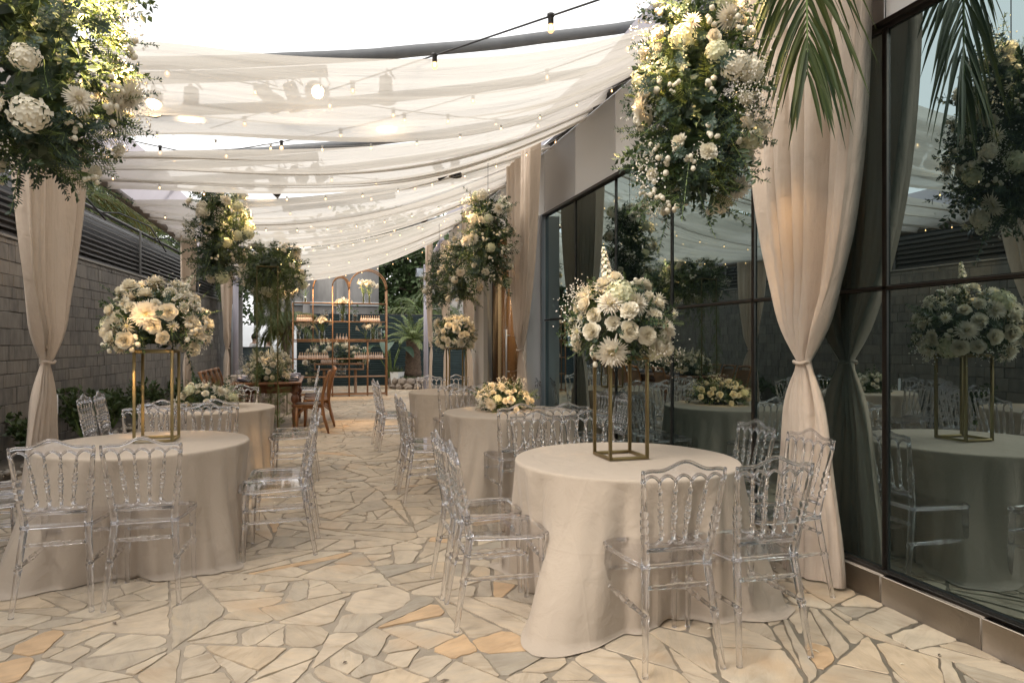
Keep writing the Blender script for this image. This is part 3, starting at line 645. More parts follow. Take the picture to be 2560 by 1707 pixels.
curtain(-2.02, 11.65, 1.0, 1.29, 3.04, 1, -.1, 7, 'second sand curtain on the left, between wall and rattan chairs', flare=.8)
curtain(-2.0, 16.3, .95, 1.30, 3.04, 1, -.05, 8, 'third and farthest sand curtain on the left', flare=.8)

# ------------------------------------------------------------------ tablecloths
def tablecloth(cx, cy_, seed, label, flares, rt=.66, zt=.754):
    rnd = random.Random(seed); ph = [rnd.uniform(0, 6.3) for _ in range(9)]; ks = [rnd.choice((5, 6, 7)), rnd.choice((9, 10, 11)), rnd.choice((14, 15)), rnd.choice((26, 29))]
    def bump(a, c, w_):
        d = (a - c + pi) % (2 * pi) - pi; return exp(-(d / w_) ** 2)
    def floor_r(a):
        r = .735
        for k in range(4): r -= .165 * bump(a, k * pi / 2, .45)
        for c, amp, w_ in flares: r += amp * bump(a, c, w_)
        return r
    def fold(a, t):
        dr = .35 * sin(2.3 * a + ph[8]); ab = lambda k, p: 1.55 * abs(sin(k * a / 2 + p)) - 1.0
        return .52 * ab(ks[0] * 2, ph[0] + .5 * t + dr) + .30 * ab(ks[1] * 2, ph[1] - .6 * t + dr * 1.7) + .20 * ab(ks[2] * 2, ph[2] + .3 * t) + .10 * sin(ks[3] * a + ph[3])
    nr, ns = 34, 264; rad = [0, .2, .4, .56, .63, .65]
    b = MB()
    def fn(u, v):
        a = 2 * pi * u; j = round(v * nr)
        if j < len(rad):
            r = rad[j]; z = zt + .0012 * sin(5 * a + ph[4]) * r - (.002 if j == 5 else 0)
        elif j < len(rad) + 3:
            k = j - len(rad) + 1; an = k / 3 * pi / 2; r = .65 + .012 * sin(an); z = zt - .002 - .016 * (1 - cos(an))
        else:
            t = (j - len(rad) - 2) / (nr - len(rad) - 3 + 0.0); t = min(t, 1.25)
            z = zt - .018; fr = floor_r(a)
            if t <= 1:
                z = (zt - .018) * (1 - t) + .006 * t; r = .662 + (fr - .662) * t ** (1.35 if fr > .662 else .75) + fold(a, t) * (.008 + .062 * t ** .75)
                r += .012 * sin(3.3 * a + 5 * t + ph[5]) * t * (1 - t) * 2
                if t > .9: z = max(.006, z + .008 * sin(9 * a + ph[6]))
            else: z = .006; r = fr
        if j == nr:
            r = floor_r(a) + fold(a, 1) * .068 + .03 + .03 * sin(4 * a + ph[7]) + .02 * sin(13 * a + ph[8]); z = .005
        return (r * cos(a), r * sin(a), z)
    b.grid(fn, ns, nr, wrap=True); o = b.build('tablecloth', 'cloth', loc=(cx, cy_, 0)); o.rotation_euler.z = 0
    return tag(o, label, 'tablecloth', 'cream cloths on the round tables')
D = pi / 4
TABLES = [(1.76, 3.75, 'nearest right table'), (1.83, 6.58, 'second right table'), (1.84, 9.45, 'third right table'), (-1.15, 5.22, 'nearest left table'), (-1.13, 7.80, 'second left table'), (-1.12, 15.1, 'far left table')]
tablecloth(1.76, 3.75, 1, 'cream floor-length cloth on the nearest right round table, flaring out at front left', [(-3 * D - .02, .30, .30), (-D, .16, .3), (D, .1, .3), (3 * D, .1, .3)])
tablecloth(1.83, 6.58, 2, 'cream cloth on the second right round table under a low flower bowl', [(-3 * D, .24, .25), (-D, .12, .3), (3 * D, .25, .22)])
tablecloth(1.84, 9.45, 3, 'cream cloth on the third right round table, farthest of the right row', [(-3 * D + .3, .3, .22), (3 * D, .12, .3)])
tablecloth(-1.15, 5.22, 4, 'cream cloth on the nearest left round table under the tall gold stand', [(-3 * D, .22, .3), (-D, .06, .3), (D, .05, .25)])
tablecloth(-1.13, 7.80, 5, 'cream cloth on the second left round table under a low flower bowl', [(-3 * D, .1, .3), (-D, .06, .3), (D, .08, .25)])
tablecloth(-1.12, 15.1, 6, 'cream cloth on the far left round table behind the wooden dining table', [(-D, .1, .3)])

# ------------------------------------------------------------------ clear acrylic chairs
def back_y(z): return -.185 - .075 * (z - .46) / .41
def make_chair():
    rt = thing('acrylic_chair', 'x', 'chair', (0, 0, 0), 0, 'clear acrylic chairs round the tables')
    s = MB(); out = []
    for (x, y) in ((-.165, -.19), (.165, -.19), (.19, -.05), (.207, .12), (.195, .19), (.15, .222), (-.15, .222), (-.195, .19), (-.207, .12), (-.19, -.05)): out.append((x, y))
    n = len(out); lv = [(.966, .438), (1, .444), (1, .462), (.975, .470), (.90, .470), (.86, .463)]
    for q, z in lv: s.v.extend([(x * q, y * q + .01 * (1 - q), z) for x, y in out])
    for i in range(len(lv) - 1): s.f += [(i * n + k, i * n + (k + 1) % n, (i + 1) * n + (k + 1) % n, (i + 1) * n + k) for k in range(n)]
    s.f += [tuple(range(n))[::-1], tuple((len(lv) - 1) * n + k for k in range(n))]; s.m = [0] * len(s.f)
    s.tube([(x * 1.0, y * 1.0, .455) for x, y in out + out[:1]], .010, 6, mi=1, cap=False); s.build('seat', ['acrylic_plate', 'acrylic'], rt, smooth=False)
    rear = [(0, .013), (.015, .0145), (.06, .0135), (.45, .0165), (.5, .0165), (.515, .021), (.54, .021), (.555, .016), (.62, .0175), (.95, .0185), (.965, .022), (1, .022)]
    front = [(0, .012), (.02, .0135), (.06, .0125), (.45, .015), (.50, .0155), (.515, .021), (.54, .021), (.555, .0155), (.78, .017), (.80, .021), (.815, .016), (.84, .021), (.86, .017), (.94, .019), (1, .021)]
    for sx in (-1, 1):
        m = MB(); m.turned((sx * .187, -.262, 0), (sx * .150, -.186, .462), rear, 8); m.build('leg', 'acrylic', rt)
    for sx in (-1, 1):
        m = MB(); m.turned((sx * .185, .195, 0), (sx * .178, .182, .444), front, 8); m.build('leg', 'acrylic', rt)
    st = [(0, .009), (.12, .010), (.3, .0115), (.33, .015), (.36, .0115), (.42, .012), (.46, .0165), (.5, .013), (.54, .0165), (.58, .012), (.64, .0115), (.67, .015), (.7, .0115), (.88, .010), (1, .009)]
    m = MB(); m.turned((-.150, -.204, .365), (.150, -.204, .365), st, 7); m.build('stretcher', 'acrylic', rt)
    m = MB(); m.turned((-.178, .19, .33), (.178, .19, .33), st, 7); m.build('stretcher', 'acrylic', rt)
    for sx in (-1, 1):
        m = MB(); m.turned((sx * .168, -.218, .25), (sx * .182, .19, .25), st, 7); m.build('stretcher', 'acrylic', rt)
    # backrest: posts, spindles, crest rail, scalloped lower rail
    m = MB()
    post = [(0, .019), (.1, .020), (.2, .018), (.30, .017), (.32, .020), (.345, .020), (.36, .016), (.40, .0155), (.415, .021), (.45, .021), (.465, .016), (.49, .0165), (.505, .021), (.54, .021), (.555, .016), (.59, .0165), (.605, .020), (.635, .020), (.65, .015), (.9, .0125), (1, .012)]
    for sx in (-1, 1): m.turned((sx * .150, back_y(.46), .46), (sx * .192, back_y(.845), .845), post, 8)
    sp = [(0, .007), (.06, .0075), (.08, .0125), (.11, .0125), (.125, .0085), (.30, .0105), (.315, .014), (.335, .0095), (.36, .0095), (.375, .0145), (.42, .0145), (.435, .010), (.49, .0105), (.505, .0145), (.545, .0145), (.56, .010), (.61, .0095), (.625, .0135), (.65, .009), (.8, .0075), (.82, .011), (.845, .011), (.86, .0075), (1, .0065)]
    for k in range(4):
        xt = -.115 + .0768 * k; m.turned((xt * .72, back_y(.572), .572), (xt, back_y(.842), .842), sp, 6)
    W2 = .197
    def ztop(x): q = abs(x) / W2; return .884 + .044 * exp(-(q / .42) ** 2) + .010 * exp(-((q - .82) / .2) ** 2) - .006 * q
    def zlow(x): return .836 + .030 * abs(sin(pi * 5 * (x + .192) / .384)) ** .7 if abs(x) < .192 else .836
    nu = 40; vs = []; fs = []
    for i in range(nu + 1):
        x = -W2 + 2 * W2 * i / nu; zt, zl = ztop(x), zlow(x)
        for z, dy in ((zl, -.005), (zt, -.005), (zt, .005), (zl, .005)): vs.append((x, back_y(z) + dy, z))
    for i in range(nu):
        for k in range(4): fs.append((i * 4 + k, (i + 1) * 4 + k, (i + 1) * 4 + (k + 1) % 4, i * 4 + (k + 1) % 4))
    fs += [(3, 2, 1, 0), (nu * 4, nu * 4 + 1, nu * 4 + 2, nu * 4 + 3)]; m.add(vs, fs, 1)
    m.tube([(-W2 + 2 * W2 * i / 30, back_y(ztop(-W2 + 2 * W2 * i / 30)), ztop(-W2 + 2 * W2 * i / 30)) for i in range(31)], .0085, 6)
    m.tube([(-.192 + .384 * i / 50, back_y(.84), zlow(-.1919 + .3838 * i / 50)) for i in range(51)], .0075, 6)
    for sx in (-1, 1): m.tube([(sx * W2, back_y(.838), .838), (sx * W2, back_y(.89), .892)], .008, 6)
    def zs(x): return .573 - .020 * abs(sin(pi * 5 * (x + .158) / .316)) ** .6
    m.tube([(-.157 + .314 * i / 50, back_y(.565), zs(-.1579 + .3158 * i / 50)) for i in range(51)], .007, 6)
    m.tube([(-.152, back_y(.53), .527), (0, back_y(.53) - .006, .529), (.152, back_y(.53), .527)], .0095, 6)
    vs = []
    for i in range(21):
        x = -.152 + .304 * i / 20; z2 = zs(x * 1.03) ; vs += [(x, back_y(.54) - .0025, .527), (x, back_y(.56) - .0025, z2), (x, back_y(.56) + .0025, z2), (x, back_y(.54) + .0025, .527)]
    m.add(vs, [(i * 4 + k, (i + 1) * 4 + k, (i + 1) * 4 + (k + 1) % 4, i * 4 + (k + 1) % 4) for i in range(20) for k in range(4)], 1)
    m.build('backrest', ['acrylic', 'acrylic_plate'], rt)
    return rt
chair0 = make_chair(); used = [False]
def put_chair(x, y, rz, label):
    if not used[0]:
        used[0] = True; chair0.location = (x, y, 0); chair0.rotation_euler.z = rz; chair0['label'] = label; return chair0
    return dup(chair0, (x, y, 0), rz, label)
def chairs():
    rnd = random.Random(3); d0 = .835; o = .218
    for ti, (cx, cy_, nm) in enumerate(TABLES):
        for side, a in (('front', 0), ('right', pi / 2), ('back', pi), ('left', -pi / 2)):
            if ti == 5 and side in ('left',): continue
            for k in (-1, 1):
                lx, ly = k * o + rnd.gauss(0, .008), -d0 + rnd.gauss(0, .012)
                if ti == 0 and side == 'right': lx, ly = (-.33, .19)[k > 0], -.775
                x, y = cx + lx * cos(a) - ly * sin(a), cy_ + lx * sin(a) + ly * cos(a)
                if side in ('front', 'back'): w2 = 'left' if x < cx else 'right'
                else: w2 = 'nearer' if y < cy_ else 'farther'
                lb = 'clear acrylic chair on the %s side of the %s, %s of the pair' % (side, nm, w2)
                put_chair(x, y, a + rnd.gauss(0, .035), lb)
chairs()

# ------------------------------------------------------------------ flower kit
def kit():
    K = {}; rn = random.Random(21)
    def petal(mb, r0, r1, w_, lift, ang, cupz, z0=0, mi=0, ruf=0, curl=0):
        pts = []; ca, sa = cos(ang), sin(ang)
        for i in range(4):
            t = i / 3
            for j in (-1, 0, 1):
                rr = r0 + (r1 - r0) * t; ww = w_ * sin(pi * (.18 + .62 * t)) * (1 if i < 3 else .72)
                z = z0 + lift * t + cupz * abs(j) * .5 * t + curl * t ** 3 + (rn.gauss(0, ruf) if ruf else 0)
                x, y = rr, j * ww; pts.append((x * ca - y * sa, x * sa + y * ca, z))
        mb.add(pts, [(i * 3 + j, i * 3 + j + 1, (i + 1) * 3 + j + 1, (i + 1) * 3 + j) for i in range(3) for j in range(2)], mi)
    # rose, unit radius about .04
    m = MB()
    for ring, (n, r0, r1, w_, lift, cup, curl) in enumerate(((3, .001, .007, .008, .036, .012, 0), (4, .003, .014, .012, .036, .012, 0), (5, .004, .022, .017, .033, .014, -.001), (5, .005, .031, .021, .027, .014, -.004), (6, .006, .041, .024, .018, .012, -.007), (5, .006, .046, .024, .006, .010, -.008))):
        for k in range(n): petal(m, r0, r1, w_, lift + rn.gauss(0, .002), 2 * pi * k / n + ring * .7 + rn.gauss(0, .1), cup, 0, curl=curl)
    m.ball((0, 0, .012), .012, 6, 5); K['rose'] = m.mesh('rose', 'cream_petal'); K['white_rose'] = m.mesh('white_rose', 'white_petal')
    # chrysanthemum: narrow rays
    def mum(n, r, name, mat, droop=.0):
        m = MB()
        for k in range(n):
            q = k / n; el = 1.35 - 1.55 * q ** .8 + rn.gauss(0, .07); a = k * 2.39996; L = r * (.45 + .55 * q ** .5) * rn.uniform(.85, 1.1)
            d = V((cos(a) * cos(el), sin(a) * cos(el), sin(el))); u = V((-sin(a), cos(a), 0)); nn = d.cross(u); w_ = r * .075
            p0 = d * r * .1; p1 = d * L * .55 + nn * L * .05; p2 = d * L - nn * L * (.05 + droop) * (1 if el < .6 else -1.2)
            m.add([p0, p1 + u * w_, p2 + u * w_ * .3, p2 - u * w_ * .3, p1 - u * w_, p1 - nn * w_ * .5], [(0, 5, 1), (1, 5, 2), (5, 3, 2), (5, 4, 3), (0, 4, 5)])
        m.ball((0, 0, r * .12), r * .24, 7, 5, mi=1); K[name] = m.mesh(name, [mat, 'stamen'])
    mum(130, .080, 'chrysanthemum', 'mum_petal'); mum(42, .045, 'daisy', 'white_petal', .05)
    # hydrangea: dome of four-petal florets
    for nm, mt in (('hydrangea', 'green_petal'), ('white_hydrangea', 'white_petal')):
        m = MB()
        for k in range(125):
            el = math.asin(1 - 1.4 * (k + .5) / 125); a = k * 2.39996; d = V((cos(a) * cos(el), sin(a) * cos(el), sin(el))); p = d * .058 * rn.uniform(.84, 1.14)
            F = frame_to(d + V((rn.gauss(0, .38), rn.gauss(0, .38), rn.gauss(0, .3))), rn.uniform(0, 6), p, .8)
            for q in range(4):
                b = q * pi / 2; c_, s_ = cos(b), sin(b); P = lambda x, y, z: F @ V((x * c_ - y * s_, x * s_ + y * c_, z))
                m.add([P(0, 0, 0), P(.007, .007, .003), P(.014, 0, .002), P(.007, -.007, .003)], [(0, 3, 2, 1)])
        m.ball((0, 0, 0), .044, 8, 6); K[nm] = m.mesh(nm, mt)
    # carnation: packed ruffled petals
    m = MB()
    for k in range(46):
        q = k / 46; el = 1.45 - 1.75 * q; a = k * 2.39996; d = V((cos(a) * cos(el), sin(a) * cos(el), sin(el) * .8)); u = V((-sin(a), cos(a), 0)); L_ = .036 * rn.uniform(.85, 1.15); w_ = .013 * rn.uniform(.8, 1.3); nn = d.cross(u)
        vs = [d * .006 - u * .003, d * .006 + u * .003]
        for h in range(5): vs.append(d * L_ * (1 + rn.uniform(-.1, .1)) + u * w_ * (h - 2) / 2 + nn * rn.uniform(-.005, .005))
        m.add(vs, [(0, 2, 3), (0, 3, 4), (0, 4, 1), (1, 4, 5), (1, 5, 6)])
    m.ball((0, 0, 0), .020, 7, 5); K['carnation'] = m.mesh('carnation', 'white_petal')
    # button spray: five ruffled balls
    m = MB()
    for k in range(6):
        c = (rn.gauss(0, .024), rn.gauss(0, .024), rn.uniform(.0, .03)); m.ball(c, rn.uniform(.011, .017), 9, 7, (1, 1, .8), jit=.16, rnd=rn)
        m.tube([(0, 0, -.06), (c[0], c[1], c[2] - .01)], .0016, 3, mi=1)
    K['button_flower'] = m.mesh('button_flower', ['white_petal', 'stem'])
    # stock spike
    m = MB()
    for k in range(34):
        t = k / 34; a = k * 2.4; r = .024 * (1 - t * .75); p = V((r * cos(a), r * sin(a), .02 + t * .15)); F = frame_to(V((cos(a), sin(a), .5)), rn.uniform(0, 6), p, 1 - .5 * t)
        for q in range(4):
            b = q * pi / 2; c_, s_ = cos(b), sin(b); P = lambda x, y, z: F @ V((x * c_ - y * s_, x * s_ + y * c_, z))
            m.add([P(0, 0, 0), P(.009, .008, .004), P(.017, 0, .002), P(.009, -.008, .004)], [(0, 3, 2, 1)])
    m.tube([(0, 0, -.05), (0, 0, .17)], .004, 5, mi=1); K['stock_flower'] = m.mesh('stock_flower', ['white_petal', 'stem'])
    # calla lily: rolled funnel
    m = MB()
    def cal(u, v):
        a = 2 * pi * u; op = .006 + .026 * v ** 1.6; tip = .035 * v ** 2 * max(0, cos(a)) ** 2
        return ((op + tip * .9) * cos(a), op * sin(a), .075 * v + tip * .5 - .012 * v ** 3 * (1 - cos(a)))
    m.grid(cal, 12, 6, wrap=True); m.tube([(0, 0, .01), (0, 0, .055)], [.005, .004], 5, mi=1)
    K['calla_lily'] = m.mesh('calla_lily', ['white_petal', 'stamen'])
    # --- sprays (templates joined into foliage meshes): local +Z is the growing direction
    def euc(n, L, rl):
        m = MB(); pts = [V((.02 * sin(2.2 * t), .0, L * t)) for t in [i / 6 for i in range(7)]]; m.tube(pts, [.0032 - .0003 * i for i in range(7)], 4, mi=1)
        for k in range(n):
            t = .12 + .86 * k / n; a = k * 1.57 + rn.gauss(0, .25); p = V((.02 * sin(2.2 * t), 0, L * t)); r = rl * (1.1 - .55 * t) * rn.uniform(.85, 1.15)
            d = V((cos(a), sin(a), .45)).normalized(); u = d.cross(V((0, 0, 1))).normalized(); nn = d.cross(u); vs = [p]
            for q in range(7):
                b = -pi + 2 * pi * (q + .5) / 7; vs.append(p + d * (r * 1.02 - r * cos(b)) + u * r * .92 * sin(b) + nn * r * .12 * cos(2 * b))
            m.add(vs, [(0, 1, 2), (0, 2, 3), (0, 3, 4), (0, 4, 5), (0, 5, 6), (0, 6, 7)])
        return m
    def rus(n, L, ll, lw):
        m = MB(); m.tube([(.03 * (i / 6) ** 2, 0, L * i / 6) for i in range(7)], [.0026 - .0003 * i for i in range(7)], 4, mi=1)
        for k in range(n):
            t = .1 + .9 * k / n; a = (k % 2) * pi + rn.gauss(0, .5); p = (.03 * t * t, 0, L * t); leaf(m, p, V((cos(a), sin(a) * .7 + rn.gauss(0, .3), .7)), ll * (1.1 - .4 * t) * rn.uniform(.8, 1.2), lw, rn)
        return m
    def fern(n, L, ll):
        m = MB(); m.tube([(.02 * (i / 5) ** 2, 0, L * i / 5) for i in range(6)], .0016, 3, mi=1)
        for k in range(n):
            t = .08 + .92 * k / n; p = V((.02 * t * t, 0, L * t)); 
            for sd in (-1, 1):
                d = V((rn.gauss(0, .25), sd, .75)).normalized(); l2 = ll * (1 - .7 * t) * rn.uniform(.8, 1.2); e = p + d * l2; u = d.cross(V((1, 0, 0))).normalized() * .0022
                m.add([p - u, p + u, e + u * .4, e - u * .4], [(0, 1, 2, 3)])
                for h in (.35, .65):
                    b_ = p.lerp(e, h)
                    for s2 in (-1, 1):
                        d2 = (d + V((s2 * .9, 0, .25))).normalized() * l2 * .42; m.add([b_ - u * .8, b_ + u * .8, b_ + d2], [(0, 1, 2)])
        return m
    def gyp(n, L):
        m = MB()
        for k in range(n):
            p = V((rn.gauss(0, L * .26), rn.gauss(0, L * .26), L * rn.uniform(.45, 1.05))); r = rn.uniform(.0035, .0062)
            m.add([p + V(q) * r for q in ((1, 0, 0), (-.5, .87, 0), (-.5, -.87, 0), (0, 0, .9), (0, 0, -.9))], [(0, 1, 3), (1, 2, 3), (2, 0, 3), (1, 0, 4), (2, 1, 4), (0, 2, 4)])
            if k % 2 == 0:
                j = V((p.x * .4, p.y * .4, p.z * .55)); m.add([j, j + V((.0012, 0, 0)), p], [(0, 1, 2)], 1); m.add([V((0, 0, 0)), V((.0016, 0, 0)), j], [(0, 1, 2)], 1)
        return m
    K['_euc'] = [euc(16, .24, .021), euc(20, .32, .024), euc(12, .18, .018)]
    K['_rus'] = [rus(12, .2, .055, .012), rus(16, .28, .06, .014), rus(10, .14, .045, .011)]
    K['_fern'] = [fern(12, .18, .06), fern(15, .24, .07)]
    K['_gyp'] = [gyp(46, .13), gyp(60, .16)]
    return K
KIT = kit()

def arrange(rt, surf, n_leaf, flowers, seed, core=None, detail=1.0, mix=(.34, .40, .26), gyp=14, fsize=1.0, trail=0, inset=.02, lsize=None, bsize=None):
    lsize = lsize or fsize; bsize = bsize or fsize
    """surf(rn)->(point, normal). flowers: dict kind->count. Leaves go into one foliage part, blossoms are parts."""
    rn = random.Random(seed); fo = MB()
    if core:
        for c, r in core:
            fo.ball(c, 1, 10, 8, (r[0] * .72, r[1] * .72, r[2] * .8), mi=2, jit=.2, rnd=rn)
            for k in range(int(150 * detail)):   # short leaves clothing the inside
                d = V((rn.gauss(0, 1), rn.gauss(0, 1), rn.gauss(0, 1))).normalized(); leaf(fo, V(c) + V((d.x * r[0], d.y * r[1], d.z * r[2])) * rn.uniform(.7, 1.05), d + V((rn.gauss(0, .8), rn.gauss(0, .8), rn.gauss(0, .8))), rn.uniform(.05, .09), rn.uniform(.012, .02), rn, mi=rn.choice((0, 2, 2)))
    gy = MB()
    for k in range(n_leaf):
        p, n = surf(rn); d = (n + V((rn.gauss(0, .45), rn.gauss(0, .45), rn.gauss(-.05, .45)))).normalized(); q = rn.random()
        T, base = (KIT['_euc'], 0) if q < mix[0] else (KIT['_rus'], 2) if q < mix[0] + mix[1] else (KIT['_fern'], 3)
        t = rn.choice(T); F = frame_to(d, rn.uniform(0, 6.3), p - n * rn.uniform(.06, .12) * lsize, lsize * rn.uniform(.75, 1.15))
        o = len(fo.v); fo.v.extend(tuple(F @ V(x)) for x in t.v); fo.f.extend(tuple(i + o for i in f) for f in t.f); fo.m.extend([base if mi == 0 else 1 for mi in t.m])
    for k in range(trail):
        p, n = surf(rn); p = V(p); d = V((n.x * .5, n.y * .5, -1)).normalized()
        t = rn.choice(KIT['_euc'] + KIT['_rus']); F = frame_to(d, rn.uniform(0, 6.3), p, lsize * rn.uniform(.9, 1.4)); base = 0 if t in KIT['_euc'] else 2
        o = len(fo.v); fo.v.extend(tuple(F @ V(x)) for x in t.v); fo.f.extend(tuple(i + o for i in f) for f in t.f); fo.m.extend([base if mi == 0 else 1 for mi in t.m])
    fo.build('foliage', ['euc', 'stem', 'ruscus', 'fern'], rt, smooth=False)
    for k in range(gyp):
        p, n = surf(rn); d = (n + V((rn.gauss(0, .3), rn.gauss(0, .3), rn.gauss(0, .3)))).normalized(); gy.put(rn.choice(KIT['_gyp']), frame_to(d, rn.uniform(0, 6.3), p - n * .03, fsize * rn.uniform(.9, 1.4)))
    if gyp: o = gy.build('baby_breath', ['tiny_bloom', 'stem'], rt, smooth=False); o['kind'] = 'stuff'
    placed = []
    for kind, cnt in flowers.items():
        for k in range(cnt):
            for tr in range(14):
                p, n = surf(rn); p = V(p)
                if kind == 'stock_flower' and n.z < .75: continue
                if all((p - q).length > .062 * bsize for q in placed): break
            if kind == 'stock_flower' and n.z < .75: continue
            placed.append(p); d = (n + V((rn.gauss(0, .28), rn.gauss(0, .28), rn.gauss(.08, .28)))).normalized()
            inst(kind, KIT[kind], rt, frame_to(d, rn.uniform(0, 6.3), p + n * (inset + rn.uniform(-.015, .025)) * bsize, bsize * rn.uniform(.82, 1.2)))
def ell(c, r, zmin=-1, lump=.12, seed=0):
    c = V(c)
    def f(rn):
        while 1:
            d = V((rn.gauss(0, 1), rn.gauss(0, 1), rn.gauss(0, 1))).normalized()
            if d.z > zmin: break
        k = 1 + lump * noise.noise(V((d.x * 2 + seed, d.y * 2, d.z * 2))) * 2
        p = V((d.x * r[0], d.y * r[1], d.z * r[2])) * k; n = V((d.x / r[0], d.y / r[1], d.z / r[2])).normalized(); return c + p, n
    return f
def column(cx, h, r, seed, top=.75, bot=.8):
    """hanging column of flowers: z from 0 (bottom) to h"""
    def f(rn):
        t = rn.random(); a = rn.uniform(0, 2 * pi); prof = (.45 + .75 * sin(pi * min(1, max(0, .12 + .80 * t))))
        k = 1 + .30 * noise.noise(V((cos(a) * 1.3 + seed, sin(a) * 1.3, t * 4)))
        rr = r * prof * k; dz = .5 * (1 if t > .85 else (-1 if t < .12 else 0)) + rn.gauss(0, .15)
        return V((rr * cos(a), rr * sin(a), h * t)), V((cos(a), sin(a), dz)).normalized()
    return f
def gold_stand(cx, cy_, rz, h, label, z0=.758, sx=.235):
    rt = thing('gold_stand', label, 'flower stand', (cx, cy_, z0), rz); t = .018; a = sx / 2
    for x in (-a, a):
        for y in (-a, a):
            b = MB(); b.bbox((x, y, h / 2), (t, t, h - .002), b=.0015); b.build('leg', 'gold', rt)
    for z, nm in ((t / 2, 'base_frame'), (h - t / 2, 'top_frame')):
        b = MB()
        for s_ in (-1, 1): b.bbox((0, s_ * a, z), (sx - t, t * .98, t * .98), b=.0015); b.bbox((s_ * a, 0, z), (t * .98, sx - t, t * .98), b=.0015)
        b.build(nm, 'gold', rt)
    b = MB(); b.box((0, 0, h + .003), (sx, sx, .006)); b.build('tray', 'gold', rt)
    return rt
def ball_bouquet(cx, cy_, z, r, seed, label, fl, nl=150, detail=1.0, spike=True):
    rt = thing('flower_ball', label, 'flower arrangement', (cx, cy_, z), random.Random(seed).uniform(0, 6))
    arrange(rt, ell((0, 0, r * .62), (r * .88, r * .88, r * .80), -.6, .10, seed), nl, fl, seed, core=[((0, 0, r * .6), (r * .66, r * .66, r * .58))], gyp=8, trail=8, lsize=.68, bsize=1.22)
    return rt
def low_bowl(cx, cy_, seed, label, r=.27):
    rt = thing('flower_bowl', label, 'flower arrangement', (cx, cy_, .76), random.Random(seed).uniform(0, 6))
    b = MB(); b.lathe([(.07, 0), (.10, .03), (.11, .06), (.10, .06)], 16); b.build('bowl', 'pot', rt)
    arrange(rt, ell((0, 0, .07), (r, r * .9, .14), -.25, .14, seed), 90, {'rose': 12, 'white_rose': 6, 'carnation': 8, 'button_flower': 8, 'chrysanthemum': 3, 'daisy': 4, 'hydrangea': 2}, seed, core=[((0, 0, .07), (r * .7, r * .65, .09))], gyp=6, trail=0, fsize=.85)
def hanging(x, y, zb, h, r, seed, label, fl, nl, ztop):
    rt = thing('hanging_flowers', label, 'flower arrangement', (x, y, zb), 0, 'hanging columns of flowers')
    w_ = MB(); w_.tube([(0, 0, h * .5), (0, 0, ztop - zb)], .0035, 5); w_.build('suspension_wire', 'cable', rt)
    core = [((0, 0, h * (.14 + .145 * k)), (r * (.5 + .35 * sin(pi * (k + .6) / 6.2)), r * (.5 + .35 * sin(pi * (k + .6) / 6.2)), h * .11)) for k in range(6)]
    arrange(rt, column(0, h, r, seed), nl, fl, seed, core=core, mix=(.5, .28, .22), gyp=34, trail=22, fsize=.92, bsize=1.05, inset=.045)
    return rt
def flowers():
    gold_stand(1.74, 3.78, 0, .60, 'thin gold frame stand on the nearest right table')
    ball_bouquet(1.74, 3.78, 1.362, .29, 11, 'big white rose and chrysanthemum ball on the nearest right gold stand', {'white_rose': 15, 'rose': 8, 'chrysanthemum': 7, 'daisy': 10, 'carnation': 10, 'button_flower': 9, 'hydrangea': 2, 'stock_flower': 6}, 190)
    gold_stand(-1.10, 5.28, 0, .63, 'thin gold frame stand on the nearest left table')
    ball_bouquet(-1.10, 5.28, 1.392, .30, 12, 'warmly lit cream flower ball on the nearest left gold stand', {'chrysanthemum': 10, 'white_rose': 10, 'rose': 16, 'carnation': 12, 'button_flower': 14, 'daisy': 8, 'hydrangea': 1, 'stock_flower': 3}, 170)
    gold_stand(1.86, 9.55, 0, .60, 'thin gold frame stand on the third right table')
    ball_bouquet(1.86, 9.55, 1.36, .27, 13, 'white flower ball on the far right gold stand between two curtains', {'rose': 14, 'white_rose': 14, 'chrysanthemum': 5, 'carnation': 10, 'daisy': 8, 'button_flower': 8}, 130)
    low_bowl(1.80, 6.72, 14, 'low bowl of cream flowers on the second right table')
    low_bowl(-1.16, 7.78, 15, 'low bowl of yellow lit cream flowers on the second left table')
    hanging(1.95, 3.27, 2.20, 1.06, .215, 21, 'large hanging column of white flowers at right before the curtain', {'chrysanthemum': 10, 'button_flower': 34, 'white_hydrangea': 7, 'hydrangea': 8, 'carnation': 16, 'rose': 6, 'daisy': 6}, 430, 4.3)
    hanging(-1.27, 3.68, 2.24, 1.25, .27, 22, 'large hanging column of flowers and eucalyptus at the top left', {'chrysanthemum': 8, 'button_flower': 30, 'hydrangea': 14, 'white_hydrangea': 6, 'carnation': 12}, 450, 3.9)
    hanging(2.07, 8.5, 2.22, 1.05, .24, 23, 'hanging column of flowers nearest the second right curtain', {'chrysanthemum': 7, 'button_flower': 16, 'white_hydrangea': 6, 'hydrangea': 6, 'rose': 6}, 230, 4.2)
    hanging(-1.13, 8.5, 2.20, 1.0, .24, 24, 'hanging column of flowers beneath the left eave, before the flower arbour', {'chrysanthemum': 6, 'button_flower': 14, 'white_hydrangea': 5, 'hydrangea': 9, 'rose': 4}, 230, 3.6)
    hanging(2.36, 11.6, 2.17, 1.02, .24, 25, 'hanging column of flowers, middle of the far right three', {'chrysanthemum': 5, 'button_flower': 14, 'white_hydrangea': 6, 'rose': 8}, 170, 4.2)
    hanging(2.22, 13.1, 2.14, 1.05, .19, 26, 'slimmest hanging column of flowers beside the far right post', {'white_hydrangea': 4, 'button_flower': 10, 'rose': 6, 'chrysanthemum': 3}, 150, 4.2)
flowers()

